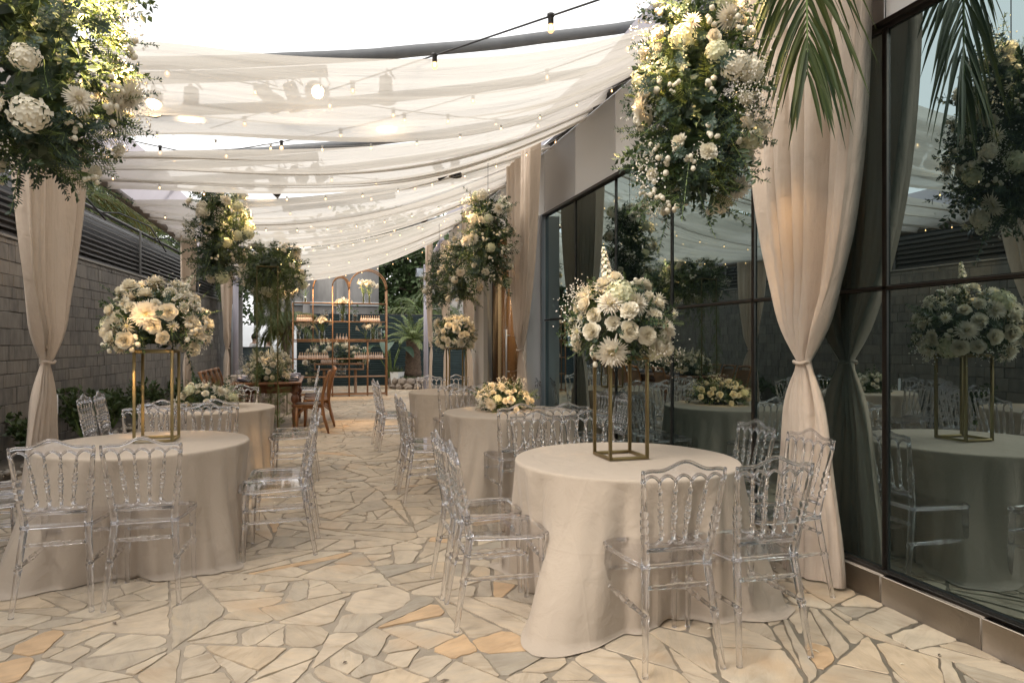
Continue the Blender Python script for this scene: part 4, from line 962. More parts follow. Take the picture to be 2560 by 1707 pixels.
# ------------------------------------------------------------------ string lights, spotlight bars
def cat(p0, p1, sag, n):
    p0, p1 = V(p0), V(p1); return [p0.lerp(p1, i / n) - V((0, 0, sag * 4 * (i / n) * (1 - i / n))) for i in range(n + 1)]
def string_light(p0, p1, sag, nb, label, phase=.5, sz=1.0, cr=.006):
    rt = thing('string_light', label, 'string lights', p0, 0, 'strings of warm bulbs along the drapes'); o = V(p0); pts = [p - o for p in cat(p0, p1, sag, 40)]
    b = MB(); b.tube(pts, cr, 5); b.build('cable', 'cable' if cr > .003 else 'switch', rt)
    for k in range(nb):
        t = (k + phase) / nb * 40; i = int(t); p = pts[i].lerp(pts[min(i + 1, 40)], t - i)
        s_ = MB(); s_.lathe([(.014 * sz, -.045 * sz), (.017 * sz, -.04 * sz), (.017 * sz, -.005 * sz), (.022 * sz, 0), (.022 * sz, .012 * sz), (.008 * sz, .018 * sz)], 10); so_ = s_.build('socket', 'black' if cr > .003 else 'switch', rt); so_.location = p
        g = MB(); g.lathe([(0, -.098 * sz), (.012 * sz, -.093 * sz), (.021 * sz, -.078 * sz), (.022 * sz, -.066 * sz), (.013 * sz, -.046 * sz)], 10); go = g.build('bulb', 'bulb_glass', rt); go.location = p
        f = MB(); f.ball((0, 0, -.062 * sz), .0085 * sz, 6, 5, (1, 1, 1.8)); fo = f.build('filament', 'bulb', rt); fo.location = p
def spot_can(x, y, z, aim, label, on=0.0, lit=True, size=.45, blend=.5, col=(1, .63, .30)):
    rt = thing('spotlight', label, 'spotlight', (x, y, z), 0, 'stage spotlights under the roof bars')
    d = (V(aim) - V((x, y, z - .12))).normalized(); F = frame_to(d, 0, (0, 0, -.13))
    b = MB(); t = MB(); t.lathe([(.03, -.10), (.055, -.085), (.058, -.02), (.058, .045), (.070, .05), (.085, .13), (.080, .13), (.062, .055), (.05, .05), (0, .045)], 14); b.put(t, F); b.build('can', 'black', rt)
    yk = MB(); yk.tube([(0, 0, 0), (0, 0, -.02), (.0, .075, -.04), (0, .078, -.13)], .008, 5); yk.tube([(0, 0, -.02), (0, -.075, -.04), (0, -.078, -.13)], .008, 5); yk.build('yoke', 'black', rt)
    cb = MB(); cb.tube([F @ V((0, 0, -.1)), F @ V((0, .03, -.16)), V((.08, .02, -.04)), V((.04, .03, .03))], .006, 5); cb.build('cable', 'cable', rt)
    l2 = MB(); t = MB(); t.lathe([(0, .052), (.056, .052)], 14); l2.put(t, F); l2.build('lens', 'lens' if lit else 'black', rt)
    if on:
        l = bpy.data.lights.new('spot_lamp', 'SPOT'); l.energy = on; l.spot_size = size; l.spot_blend = blend; l.color = col; l.shadow_soft_size = .05
        lo = bpy.data.objects.new('spot_lamp', l); COL.objects.link(lo); lo.parent = rt; lo.matrix_local = Matrix.Translation(F @ V((0, 0, .15))) @ (-d).to_track_quat('Z', 'Y').to_matrix().to_4x4().inverted().inverted() if False else Matrix.Translation(F @ V((0, 0, .15))) @ d.to_track_quat('-Z', 'Y').to_matrix().to_4x4()
    return rt
def lights():
    m, nt, ns, L = new_mat('bulb_glass'); out = N(nt, 'ShaderNodeOutputMaterial'); tp = N(nt, 'ShaderNodeBsdfTransparent'); tp.inputs[0].default_value = (1, .93, .82, 1)
    g = N(nt, 'ShaderNodeEmission', i_Strength=1.6); g.inputs[0].default_value = (1, .55, .24, 1); mx = N(nt, 'ShaderNodeMixShader', i_0=.45); L.new(tp.outputs[0], mx.inputs[1]); L.new(g.outputs[0], mx.inputs[2]); L.new(mx.outputs[0], out.inputs[0]); M['bulb_glass'] = m
    string_light((2.3, 1.6, 3.05), (-1.2, 8.4, 3.87), .02, 7, 'nearest string of bulbs, crossing the open sky at the top', .1)
    string_light((-2.1, 5.4, 3.62), (2.9, 8.2, 4.25), .18, 8, 'string of bulbs running over the first drape, second from front')
    string_light((2.9, 5.6, 4.25), (-2.1, 9.2, 3.66), .22, 8, 'string of bulbs crossing over the second drape to the left eave', .3)
    string_light((-2.1, 8.2, 3.64), (2.9, 11.2, 4.2), .2, 8, 'string of bulbs running over the third drape to the right', .6)
    string_light((2.9, 9.4, 4.2), (-2.1, 13.0, 3.6), .2, 8, 'string of bulbs crossing over the fourth drape', .4)
    string_light((-2.1, 12.4, 3.58), (2.9, 15.4, 4.2), .2, 9, 'string of bulbs running over the fifth drape', .5)
    string_light((2.9, 14.2, 4.2), (-2.1, 18.0, 3.58), .2, 9, 'string of bulbs crossing over the last drape', .5)
    for k, (y0, y1, za, zb, lb) in enumerate(((5.2, 6.0, 3.04, 3.98, 'fairy light string just under the first drape'), (7.0, 7.7, 3.0, 3.96, 'fairy light string just under the second drape'), (9.0, 9.7, 3.0, 3.96, 'fairy light string just under the third drape'), (10.8, 11.5, 3.0, 3.95, 'fairy light string just under the fourth drape'), (13.2, 14.2, 3.0, 3.94, 'fairy light string just under the fifth drape'), (15.8, 17.2, 3.0, 3.94, 'fairy light string just under the last drape'))):
        string_light((-2.0, y0, za), (2.9, y1, zb), .47, 13, lb + ', with tiny warm bulbs', .35 + .1 * k, sz=.42, cr=.0012)
    # bars
    for (x0, x1, y, lb) in ((-2.0, .06, 6.0, 'grey box bar under the first roof beam, carrying five spotlights'), (-1.9, -.02, 8.75, 'grey box bar under the third roof beam, carrying four spotlights'), (-.6, 1.25, 11.9, 'dark bar under the fifth roof beam, carrying lit spotlights')):
        b = MB(); n = 8
        b.tube([(x0 + (x1 - x0) * i / n, y, beam_z(x0 + (x1 - x0) * i / n) - .115) for i in range(n + 1)], .052, 4); o = b.build('light_bar', 'grey_beam', smooth=False); tag(o, lb, 'light bar')
    def sp(x, y, aim, lb, **k): return spot_can(x, y, beam_z(x) - .165, aim, lb, **k)
    sp(-1.27, 6.0, (-1.2, 5.2, 2.6), 'leftmost spotlight on the first bar, lens down', on=0, lit=True)
    sp(-1.0, 6.0, (-1.0, 5.9, 1.6), 'second spotlight from left on the first bar, pointing straight down', on=60, lit=True, size=.5)
    sp(-.42, 6.0, (1.3, 5.0, 1.5), 'middle spotlight on the first bar, tilted right', on=0, lit=False)
    sp(-.22, 6.0, (1.0, 7.5, .8), 'fourth spotlight on the first bar, tilted right', on=0, lit=False)
    sp(.0, 6.0, (-.9, 3.65, 2.9), 'lit spotlight at the right end of the first bar, facing the camera', on=0, lit=True)
    sp(.55, 6.0, (.6, 5.7, .3), 'single spotlight under the middle of the first roof beam, pointing down', on=80, lit=True, size=.5)
    sp(-.82, 8.75, (-1.16, 7.8, .8), 'leftmost of four spotlights on the second bar', on=0, lit=False)
    sp(-.48, 8.75, (-1.9, 6.0, 1.5), 'second of four spotlights on the second bar', on=0, lit=False)
    sp(-.27, 8.75, (1.8, 6.72, .8), 'third of four spotlights on the second bar, tilted right', on=0, lit=False)
    sp(-.03, 8.75, (1.0, 9.5, 2.0), 'rightmost of four spotlights on the second bar', on=0, lit=False)
    g = lambda x, y, z, aim, lb, on, size: spot_can(x, y, z, aim, lb, on=on, lit=True, size=size)
    g(2.25, 3.3, 4.15, (1.83, 6.70, .88), 'added unseen spotlight on the front beam aimed at the right flower bowl', 700, .17)  # lamp added out of view to brighten the right bowl
    g(-.98, 8.42, 3.44, (-1.16, 7.80, .85), 'added small spotlight in the gap after the second drape, over the left bowl', 420, .36)  # gap lamps after the second drape are added, replacing bar lamps above the cloth
    g(-.45, 8.43, 3.40, (-1.05, 8.5, 2.65), 'added small spotlight in the gap after the second drape, facing the left column', 55, .9)
    g(1.42, 8.40, 3.72, (2.0, 8.5, 2.75), 'added small spotlight in the gap after the second drape, facing the right column', 60, .9)
    g(1.62, 8.38, 3.76, (1.86, 9.5, 1.6), 'added small spotlight in the gap after the second drape, aimed at the far ball', 110, .3)
    g(-.42, 12.3, 3.56, (-.85, 11.9, .9), 'leftmost lit spotlight hanging in the gap behind the fourth drape', 230, .7)
    g(-.1, 12.3, 3.60, (-.6, 11.6, 2.5), 'second lit spotlight hanging in the gap behind the fourth drape', 50, .9)
    g(.35, 12.3, 3.66, (.4, 12.2, 0), 'middle spotlight in the gap behind the fourth drape, lighting the paving', 120, .6)
    g(1.12, 12.3, 3.76, (.9, 12.4, 0), 'fourth spotlight in the gap behind the fourth drape', 60, .5)
    g(1.75, 12.25, 3.86, (2.3, 11.7, 2.7), 'rightmost spotlight in the gap behind the fourth drape, facing the columns', 70, .9)
    g(1.2, 18.15, 3.85, (.75, 18.7, 1.3), 'right of two spotlights over the arched shelf', 85, 1.1)
    g(.0, 18.15, 3.7, (.1, 18.7, 1.3), 'left of two spotlights over the arched shelf', 85, 1.1)
    g(-2.1, 6.9, 2.98, (-3.5, 8.6, 2.95), 'small spotlight clamped to the left eave beam, grazing the slat fence', 40, .9)
    b = MB(); b.tube([(-2.2 + 5.3 * i / 14, 3.3, beam_z(-2.2 + 5.3 * i / 14) + .1) for i in range(15)], .055, 8); tag(b.build('roof_beam', 'grey_beam'), 'front roof beam above the viewer, carrying spotlights for the near flower columns', 'beam', 'grey roof beams of the tent')
    g(-.35, 3.3, 3.75, (-1.17, 3.6, 2.95), 'spotlight on the front beam aimed at the left flower column', 400, .62)
    g(1.15, 2.95, 3.95, (1.93, 3.2, 2.75), 'spotlight on the front beam aimed at the right flower column', 420, .42)
    g(1.9, 2.9, 4.1, (2.7, 3.7, 1.5), 'spotlight on the front beam aimed at the right curtain', 120, .5)
    g(-1.0, 2.9, 3.7, (-1.1, 5.25, 1.66), 'added unseen spotlight on the front beam aimed at the left flower ball', 2000, .36)  # added out of view to light the ball's side facing the camera
    g(1.55, 2.9, 3.95, (1.74, 3.78, 1.62), 'added unseen spotlight on the front beam aimed at the right flower ball', 240, .3)  # weak extra lamp, added out of view for the right ball
lights()

# ------------------------------------------------------------------ wooden dining table, chairs, arbour
def dining():
    T = thing('dining_table', 'long red-brown wooden dining table with turned legs under a flower arbour', 'table', (-.82, 12.55, 0))
    b = MB(); b.bbox((0, 0, .783), (1.06, 2.3, .036), b=.01); b.build('tabletop', 'wood_top', T)
    b = MB(); 
    for sx in (-1, 1): b.bbox((sx * .43, 0, .695), (.028, 2.0, .138), b=.004)
    for sy in (-1, 1): b.bbox((0, sy * 1.05, .695), (.80, .028, .138), b=.004)
    b.build('apron', 'wood', T)
    prof = [(.028, 0), (.036, .02), (.046, .25), (.052, .36), (.034, .385), (.055, .41), (.055, .43), (.036, .45), (.060, .50), (.064, .54), (.05, .585), (.036, .60), (.058, .62), (.058, .63)]
    for sx in (-1, 1):
        for sy in (-1, 1):
            b = MB(); b.lathe(prof, 14, (sx * .43, sy * 1.03, 0)); b.bbox((sx * .43, sy * 1.03, .70), (.105, .105, .14), b=.006); b.build('leg', 'wood', T)
    # chairs with rattan backs
    c = thing('wooden_chair', 'x', 'chair', (0, 0, 0), 0, 'wooden rattan chairs at the dining table')
    s = MB(); s.bbox((0, 0, .455), (.44, .43, .035), b=.012); s.build('seat', 'rattan', c)
    fr = MB()
    for sx in (-1, 1): fr.bbox((sx * .205, 0, .435), (.035, .42, .05))
    for sy in (-1, 1): fr.bbox((0, sy * .195, .435), (.40, .035, .05))
    fr.build('seat_frame', 'chair_wood', c)
    for sx in (-1, 1):
        l = MB(); l.tube([(sx * .19, .19, 0), (sx * .195, .185, .2), (sx * .20, .18, .43)], [.017, .021, .026], 8); l.build('leg', 'chair_wood', c)
        l = MB(); l.tube([(sx * .20, -.30, 0), (sx * .20, -.235, .22), (sx * .20, -.20, .45), (sx * .20, -.215, .62), (sx * .20, -.26, .82), (sx * .20, -.31, .965), (sx * .20, -.335, .985)], [.017, .021, .025, .022, .02, .019, .012], 8); l.build('leg', 'chair_wood', c)
        l = MB(); l.tube([(sx * .2, .17, .30), (sx * .2, .08, .385), (sx * .2, .0, .41), (sx * .2, -.1, .385), (sx * .2, -.21, .29)], .011, 6); l.build('brace', 'chair_wood', c)
    bk = MB(); by = lambda z: -.20 - .11 * ((z - .5) / .48) ** 1.4
    bk.grid(lambda u, v: (-.19 + .38 * u, by(.56 + .34 * v) - .02 * sin(pi * u), .56 + .34 * v), 8, 8); bk.grid(lambda u, v: (-.19 + .38 * u, by(.56 + .34 * v) - .02 * sin(pi * u) - .012, .56 + .34 * v), 8, 8); bk.build('back_panel', 'rattan', c)
    r = MB(); r.tube([(-.2, by(.95), .945), (-.1, by(.95) - .018, .968), (0, by(.95) - .022, .975), (.1, by(.95) - .018, .968), (.2, by(.95), .945)], .022, 8); r.tube([(-.2, by(.54), .54), (0, by(.54) - .02, .54), (.2, by(.54), .54)], .016, 8); r.build('back_rail', 'chair_wood', c)
    pos = [(-.17, 11.35, pi / 2, 'wooden chair with curved back legs nearest the aisle at the dining table'), (-.06, 12.2, pi / 2, 'second wooden chair on the aisle side of the dining table'), (-.06, 12.8, pi / 2, 'third wooden chair on the aisle side of the dining table'), (-.06, 13.4, pi / 2, 'farthest wooden chair on the aisle side of the dining table'),
           (-1.45, 11.45, -pi / 2, 'nearest rattan-backed chair on the wall side of the dining table'), (-1.45, 11.97, -pi / 2, 'second rattan-backed chair on the wall side of the dining table'), (-1.45, 12.5, -pi / 2, 'third rattan-backed chair on the wall side of the dining table'), (-1.45, 13.05, -pi / 2, 'farthest rattan-backed chair on the wall side of the dining table')]
    for i, (x, y, rz, lb) in enumerate(pos):
        if i == 0: c.location = (x, y, 0); c.rotation_euler.z = rz; c['label'] = lb
        else: dup(c, (x, y, 0), rz, lb)
    # place settings
    for i, (x, y, lb) in enumerate(((-.48, 11.75, 'at the near right corner'), (-.48, 12.4, 'second along the aisle side'), (-.48, 13.1, 'third along the aisle side'), (-1.15, 11.75, 'at the near left corner'), (-1.15, 12.4, 'second along the wall side'), (-1.15, 13.1, 'third along the wall side'))):
        p = thing('charger_plate', 'dark charger plate %s of the dining table' % lb, 'plate', (x, y, .802), 0, 'dark plates on the dining table'); b = MB(); b.lathe([(0, .004), (.11, .004), (.16, .016), (.162, .012), (.11, 0), (0, 0)], 20); b.build('plate', 'plate', p)
        n = MB(); rn = random.Random(i)
        for k in range(4): n.grid(lambda u, v: (-.13 + .26 * u + .01 * sin(9 * v + k), -.07 + .14 * v + .012 * sin(7 * u + k), .02 + .013 * k + .010 * sin(8 * u + 5 * v + k) + .006 * sin(17 * v)), 10, 8)
        no = n.build('napkin', 'napkin', loc=(x, y, .802)); no.rotation_euler.z = rn.uniform(-.3, .3); tag(no, 'folded lilac napkin on the plate %s of the table' % lb, 'napkin', 'lilac napkins on the dining table')
    for i, (x, y, lb) in enumerate(((-.62, 11.62, 'nearest the right dining table corner'), (-1.02, 11.62, 'nearest the left dining table corner'), (-.62, 12.2, 'second along the aisle side'), (-1.02, 12.2, 'second along the wall side'))):
        g = MB(); g.lathe([(.034, 0), (.034, .004), (.004, .008), (.004, .09), (.028, .12), (.034, .16), (.03, .20)], 14); o = g.build('wine_glass', 'glass', loc=(x, y, .801)); tag(o, 'clear stemmed glass %s' % lb, 'wine glass', 'wine glasses on the dining table')
    for x, y, sd, rr, lb in ((-.80, 11.75, 31, .28, 'lush cream flower mound at the near end of the dining table'), (-.95, 12.6, 32, .26, 'cream flower mound in the middle of the dining table'), (-.8, 13.3, 33, .24, 'cream flower mound at the far end of the dining table')):
        rt = thing('flower_mound', lb, 'flower arrangement', (x, y, .802), 0)
        arrange(rt, ell((0, 0, .12), (rr, rr * 1.05, .26), -.35, .16, sd), 60, {'rose': 16, 'white_rose': 10, 'carnation': 14, 'button_flower': 10, 'chrysanthemum': 4, 'stock_flower': 6}, sd, core=[((0, 0, .1), (rr * .75, rr * .75, .18))], gyp=8)
    # arbour
    A = thing('flower_arbour', 'tall gold frame arbour topped with flowers, vines hanging over the dining table', 'flower arbour', (-.78, 12.7, 0))
    rn = random.Random(44)
    for y in (-1.58, 1.5):
        for x in (-.15, .15):
            b = MB(); b.tube([(x, y, 0), (x, y, 2.62)], .012, 6); p = b.build('pole', 'olive', A)
            g = MB(); z = 2.4; lim = .25 if x < 0 else .95
            while z > lim:
                a = rn.uniform(0, 6.3); t = rn.choice(KIT['_fern']); g.put(t, frame_to((cos(a) * .55, sin(a) * .55, -1), rn.uniform(0, 6), (x, y, z), rn.uniform(.6, 1.0)), 0); z -= .038
            g.build('vine', 'fern', p, smooth=False)
    b = MB()
    for z in (2.6,):
        for x in (-.15, .15): b.tube([(x, -1.58, z), (x, 1.5, z)], .014, 6)
        for y in (-1.58, -.5, .5, 1.5): b.tube([(-.15, y, z), (.15, y, z)], .012, 6)
    b.build('top_frame', 'olive', A)
    def hedge(r_):
        t = r_.uniform(-1, 1); a = r_.uniform(0, 2 * pi); rad = .31 * (1 + .35 * noise.noise(V((cos(a), sin(a) * 1.2, t * 3)))) * (1 - .35 * max(0, abs(t) - .85) / .15)
        return V((rad * 1.15 * cos(a), t * 1.62 - .05, 2.66 + rad * .95 * sin(a))), V((cos(a), .6 * (t if abs(t) > .85 else 0), sin(a))).normalized()
    arrange(A, hedge, 640, {'white_hydrangea': 18, 'button_flower': 26, 'hydrangea': 12, 'chrysanthemum': 10, 'rose': 12}, 45, core=[((0, -1.35 + .5 * k, 2.66), (.17, .30, .15)) for k in range(6)], gyp=60, mix=(.25, .35, .40), trail=34, lsize=1.15, bsize=1.25, inset=.075)
    g = MB()
    for k in range(46):
        x, y = rn.uniform(-.28, .32), rn.uniform(-1.65, 1.5); z = 2.45; zb = rn.uniform(1.75, 2.15)
        while z > zb: a = rn.uniform(0, 6.3); g.put(rn.choice(KIT['_fern']), frame_to((cos(a) * .45, sin(a) * .45, -1), rn.uniform(0, 6), (x, y, z), rn.uniform(.6, .95)), 0); z -= .10
    g.build('hanging_vine', 'fern', A, smooth=False)
    # ferny garland standing on the floor under the table end
    G_ = thing('floor_greenery', 'feathery greenery spilling to the floor beneath the flower arbour', 'plant', (-.72, 11.15, 0)); g = MB()
    for k in range(60):
        a = rn.uniform(0, 6.3); z = rn.uniform(.1, .75); g.put(rn.choice(KIT['_fern']), frame_to((cos(a) * .7, sin(a) * .7, rn.uniform(-1, .4)), rn.uniform(0, 6), (rn.gauss(.1, .10), rn.gauss(0, .05), z), rn.uniform(.5, .8)), 0)
    g.tube([(.1, 0, 0), (.12, .01, .4), (.1, 0, .78)], .006, 5, mi=1); g.build('foliage', ['fern', 'stem'], G_, smooth=False)
dining()

# ------------------------------------------------------------------ arched shelf
def shelf():
    SX, SY, u = -.70, 18.5, .00242
    X = lambda rx: (rx - 130) * u
    Z = lambda ry: (1529 - ry) * u
    T = thing('arched_shelf', 'tall copper-brown metal display shelf with arched tops at the far end', 'shelf', (SX, SY, 0)); dp = .36
    for y, nm in ((0, 'front_frame'), (dp, 'back_frame')):
        b = MB(); r = .013
        def bar(x0, z0, x1, z1, rr=r): b.tube([(x0, y, z0), (x1, y, z1)], rr, 6)
        bar(X(138), 0, X(138), Z(512), .017); bar(X(1130), 0, X(1130), Z(365), .019)
        for x in (550, 726): bar(X(x), .0, X(x), Z(330), .016)
        bar(X(345), Z(925), X(345), Z(365)); bar(X(925), 0, X(925), Z(930))
        def arch(cx, cz, rx, n=20):
            b.tube([(X(cx) + rx * u * cos(pi * k / n), y, Z(cz) + rx * u * 1.03 * sin(pi * k / n)) for k in range(n + 1)], .017, 6)
        arch(535, 365, 190); arch(638, 318, 88); arch(928, 350, 202)
        bar(X(726), Z(365), X(726), Z(330), .016)
        for z in (1505, 1315, 1120, 930, 912, 715, 515): bar(X(138), Z(z), X(1130), Z(z), .011 if z not in (930, 912, 1505) else .015)
        b.build(nm, 'copper', T)
    for z in (1315, 1120, 915, 715, 515):
        b = MB(); b.box((X(634), dp / 2, Z(z) + .005), (992 * u, dp, .008)); b.build('shelf_board', 'copper', T)
    b = MB()
    for x in (138, 550, 726, 1130):
        for z in (1505, 920): b.tube([(X(x), 0, Z(z)), (X(x), dp, Z(z))], .011, 5)
    b.build('cross_bars', 'copper', T)
    P = lambda rx, ry, dy=.18: (SX + X(rx), SY + dy, Z(ry) + .0095)
    # bottles
    bt = MB(); bt.lathe([(0, 0), (.030, 0), (.032, .012), (.032, .062), (.024, .078), (.014, .086), (.014, .10), (0, .10)], 10)
    bm = bt.mesh('bottle_body', 'bottle'); st = MB(); st.tube([(0, 0, .10), (.004, 0, .165)], [.011, .007], 6); sm = st.mesh('stopper', 'cork')
    def bottle(x, y, z, lb, grp):
        o = bpy.data.objects.new('favour_bottle', bm); COL.objects.link(o); o.location = (x, y, z); tag(o, lb, 'bottle', grp); c = bpy.data.objects.new('stopper', sm); COL.objects.link(c); c.parent = o
    rows = [(185, 320, 8, 715, 'little pink bottle in the row at upper left of the arched shelf'), (855, 1045, 9, 715, 'little pink bottle in the row at upper right of the arched shelf'), (590, 690, 4, 915, 'little pink bottle of the small group mid-height in the arched shelf'), (205, 490, 12, 1120, 'glowing cream bottle in the lower left row of the arched shelf'), (790, 1080, 13, 1120, 'glowing cream bottle in the lower right row of the arched shelf')]
    for x0, x1, n, z, lb in rows:
        for k in range(n):
            for dy in ((.08, .2) if n > 4 else (.12,)): bottle(*P(x0 + (x1 - x0) * k / (n - 1) + (dy > .1) * 6, z, dy), lb, lb.replace('little pink bottle ', 'bottles ').replace('glowing cream bottle ', 'bottles '))
    # calla vases
    gl = [(265, 515, .05, .20, 5, 'vase of green calla stems at the top left of the arched shelf', .30), (655, 715, .075, .22, 15, 'tall vase of white callas in the middle arch of the shelf', .40), (880, 515, .045, .30, 9, 'left one of two tall calla vases under the right arch', .42), (945, 515, .048, .28, 10, 'right one of two tall calla vases under the right arch', .40),
          (440, 915, .085, .24, 17, 'wide vase packed with white callas on the middle shelf', .40), (265, 915, .06, .20, 7, 'smaller calla vase beside the wide one on the left', .27), (905, 915, .05, .2, 5, 'stemmed goblet of callas on the right middle shelf', .22), (985, 915, .072, .28, 8, 'cylinder vase of callas on the right middle shelf', .30)]
    rn = random.Random(8)
    for rx, rz, r, h, n, lb, sl in gl:
        v = thing('calla_vase', lb, 'vase', P(rx, rz)); b = MB()
        if 'goblet' in lb: b.lathe([(.045, 0), (.045, .006), (.01, .012), (.01, .05), (.03, .07), (.055, .2), (.052, .2)], 14)
        else: b.lathe([(r, 0), (r, h), (r - .004, h), (r - .004, .01), (0, .01)], 14)
        b.build('glass', 'glass', v); s_ = MB()
        for k in range(n):
            a = 2.4 * k; q = r * .7 * sqrt((k + .5) / n); lean = .9 * (k + .5) / n; e = V((q * cos(a) + lean * .16 * cos(a), (q + lean * .16) * sin(a), sl + .10 * (1 - lean) + rn.uniform(-.03, .03)))
            s_.tube([(q * cos(a + 2) * .6, q * sin(a + 2) * .6, .02), (q * cos(a) * .8, q * sin(a) * .8, sl * .6), e], .006, 5)
            if 'stems' not in lb or k < 2: inst('calla_lily', KIT['calla_lily'], v, frame_to((cos(a) * (lean + .15), sin(a) * (lean + .15), .8), rn.uniform(0, 6), e, 1.6))
        s_.build('stems', 'stem', v)
    for rx, rz, h, lb in ((195, 915, .30, 'at far left of the middle shelf'), (482, 715, .30, 'on the upper left shelf'), (790, 715, .30, 'right of the middle arch on the upper shelf'), (1055, 915, .30, 'at far right of the middle shelf')):
        v = thing('candle_cylinder', 'clear glass cylinder with floating candle %s' % lb, 'candle holder', P(rx, rz)); b = MB(); b.lathe([(.065, 0), (.065, h), (.062, h), (.062, .008), (0, .008)], 16); b.build('glass', 'glass', v); b = MB(); b.lathe([(0, h * .5), (.05, h * .5), (.056, h * .56), (.052, h * .6), (0, h * .6)], 12); b.build('candle', 'candle', v)
    # console behind with flowers
    C_ = thing('console_table', 'low wooden console table behind the arched shelf', 'table', (SX + X(628), SY + .95, 0)); w_ = 1.32
    b = MB(); b.bbox((0, 0, Z(1185) ), (w_, .42, .04)); b.bbox((0, 0, Z(1245)), (w_, .42, .035)); 
    for sx in (-1, 1): b.bbox((sx * (w_ / 2 - .02), 0, (Z(1185) + Z(1245)) / 2), (.04, .42, .11))
    b.build('box_top', 'copper', C_)
    for x in (-.40, .44):
        b = MB(); b.bbox((x, 0, Z(1245) / 2 - .01), (.07, .3, Z(1245) - .02)); b.build('leg', 'copper', C_)
    for k in range(8):
        bottle(SX + X(440) + k * .05, SY + .85, Z(1185) + .021, 'small bottle on the low console behind the shelf', 'bottles on the low console')
    for x, lb in ((612, 'left floating candle glass under the console'), (668, 'right floating candle glass under the console')):
        v = thing('candle_cylinder', lb, 'candle holder', P(x, 1315)); b = MB(); b.lathe([(.065, 0), (.065, .27), (.062, .27), (.062, .008), (0, .008)], 16); b.build('glass', 'glass', v); b = MB(); b.lathe([(0, .06), (.052, .06), (.052, .09), (0, .09)], 12); b.build('candle', 'candle', v)
    g = thing('flower_garland', 'long white flower garland along the console, cascading at the left', 'flower arrangement', (SX + X(620), SY + 1.05, 0))
    def gar(r_):
        if r_.random() < .72:
            t = r_.uniform(-1, 1); a = r_.uniform(0, 2 * pi); rad = .15 * (1.2 - .5 * t * t) * (1 + .5 * noise.noise(V((t * 4, cos(a), sin(a))))); return V((t * .82, rad * cos(a) * .9, Z(1120) + .04 + rad * 1.3 * sin(a) + .10 * (1 - abs(t)))), V((0, cos(a), sin(a)))
        t = r_.random(); a = r_.uniform(0, 2 * pi); rad = .14 * (1 - .3 * t); return V((-.78 + .16 * t + rad * cos(a), -.05 + rad * sin(a), Z(1150) - t * .85)), V((cos(a), sin(a), .2))
    arrange(g, gar, 170, {'white_hydrangea': 12, 'carnation': 16, 'button_flower': 18, 'rose': 10, 'stock_flower': 12, 'chrysanthemum': 5}, 71, core=[((-.6 + .3 * k, 0, Z(1125)), (.2, .11, .12)) for k in range(5)], gyp=26, trail=6)
shelf()

# ------------------------------------------------------------------ far end: fence, walls, people, trees
def frond(mb, base, dirn, L, nl, ll, droop, rn, wd=.016, mi=0, side=None, mir=1):
    """feather palm frond: arching rachis + paired leaflets"""
    d = V(dirn).normalized(); p = V(base); pts = []; n = 14; cur = d.copy()
    for i in range(n + 1):
        pts.append(p.copy()); cur = (cur + V((0, 0, -droop * (i + 2) / n * .14))).normalized(); p = p + cur * (L / n)
    mb.tube(pts, [.014 * (L / 1.5) * (1 - .85 * i / n) + .002 for i in range(n + 1)], 5, mi=mir)
    for k in range(nl):
        t = .12 + .88 * (k + .5) / nl; x = t * n; i = min(int(x), n - 1); q = pts[i].lerp(pts[i + 1], x - i); tg = (pts[i + 1] - pts[i]).normalized()
        lat = tg.cross(V((0, 0, 1))); lat = lat.normalized() if lat.length > .05 else (side.copy() if side is not None else V((1, 0, 0)))
        for sd in (-1, 1):
            l2 = ll * (.55 + .6 * sin(pi * min(1, t * .85 + .1))) * rn.uniform(.85, 1.1); dd = (lat * sd * (1.05 - .55 * t) + tg * (.55 + .5 * t) + V((0, 0, rn.gauss(-.05, .12)))).normalized(); w_ = wd * rn.uniform(.8, 1.2)
            up = dd.cross(lat if abs(dd.dot(lat)) < .95 else tg).normalized(); sdv = dd.cross(up).normalized()
            m1 = q + dd * l2 * .4; m2 = q + dd * l2 * .75 + V((0, 0, -.10 * l2 * droop)); e = q + dd * l2 + V((0, 0, -.30 * l2 * droop))
            v0 = up * w_ * .35
            mb.add([q, m1 + sdv * w_, m2 + sdv * w_ * .75, e, m2 - sdv * w_ * .75, m1 - sdv * w_, m1 - v0, m2 - v0], [(0, 6, 1), (1, 6, 7, 2), (2, 7, 3), (0, 5, 6), (5, 4, 7, 6), (4, 3, 7)], mi)
def palm(x, y, h, cr, label, seed, nf=13, leafm='palm_leaf', dry=2, group='palms beyond the boundary walls', name='palm_tree'):
    rn = random.Random(seed); rt = thing(name, label, 'palm tree', (x, y, 0), 0, group)
    b = MB(); b.tube([(.04 * sin(i * .9 + seed), .03 * cos(i), h * i / 12) for i in range(13)], [.10 + .02 * (i % 2) - .003 * i for i in range(13)], 9); b.build('trunk', 'bark', rt)
    g = MB()
    for k in range(nf):
        a = 2 * pi * k / nf + rn.uniform(-.2, .2); el = rn.uniform(-.3, 1.2); frond(g, (0, 0, h), (cos(a) * cos(el), sin(a) * cos(el), sin(el)), cr * rn.uniform(.85, 1.1), 30, cr * .36, rn.uniform(1.2, 2.0), rn, wd=.02, mi=2 if k < dry else 0)
    g.build('crown', [leafm, 'stem', 'dry_leaf'], rt, smooth=False)
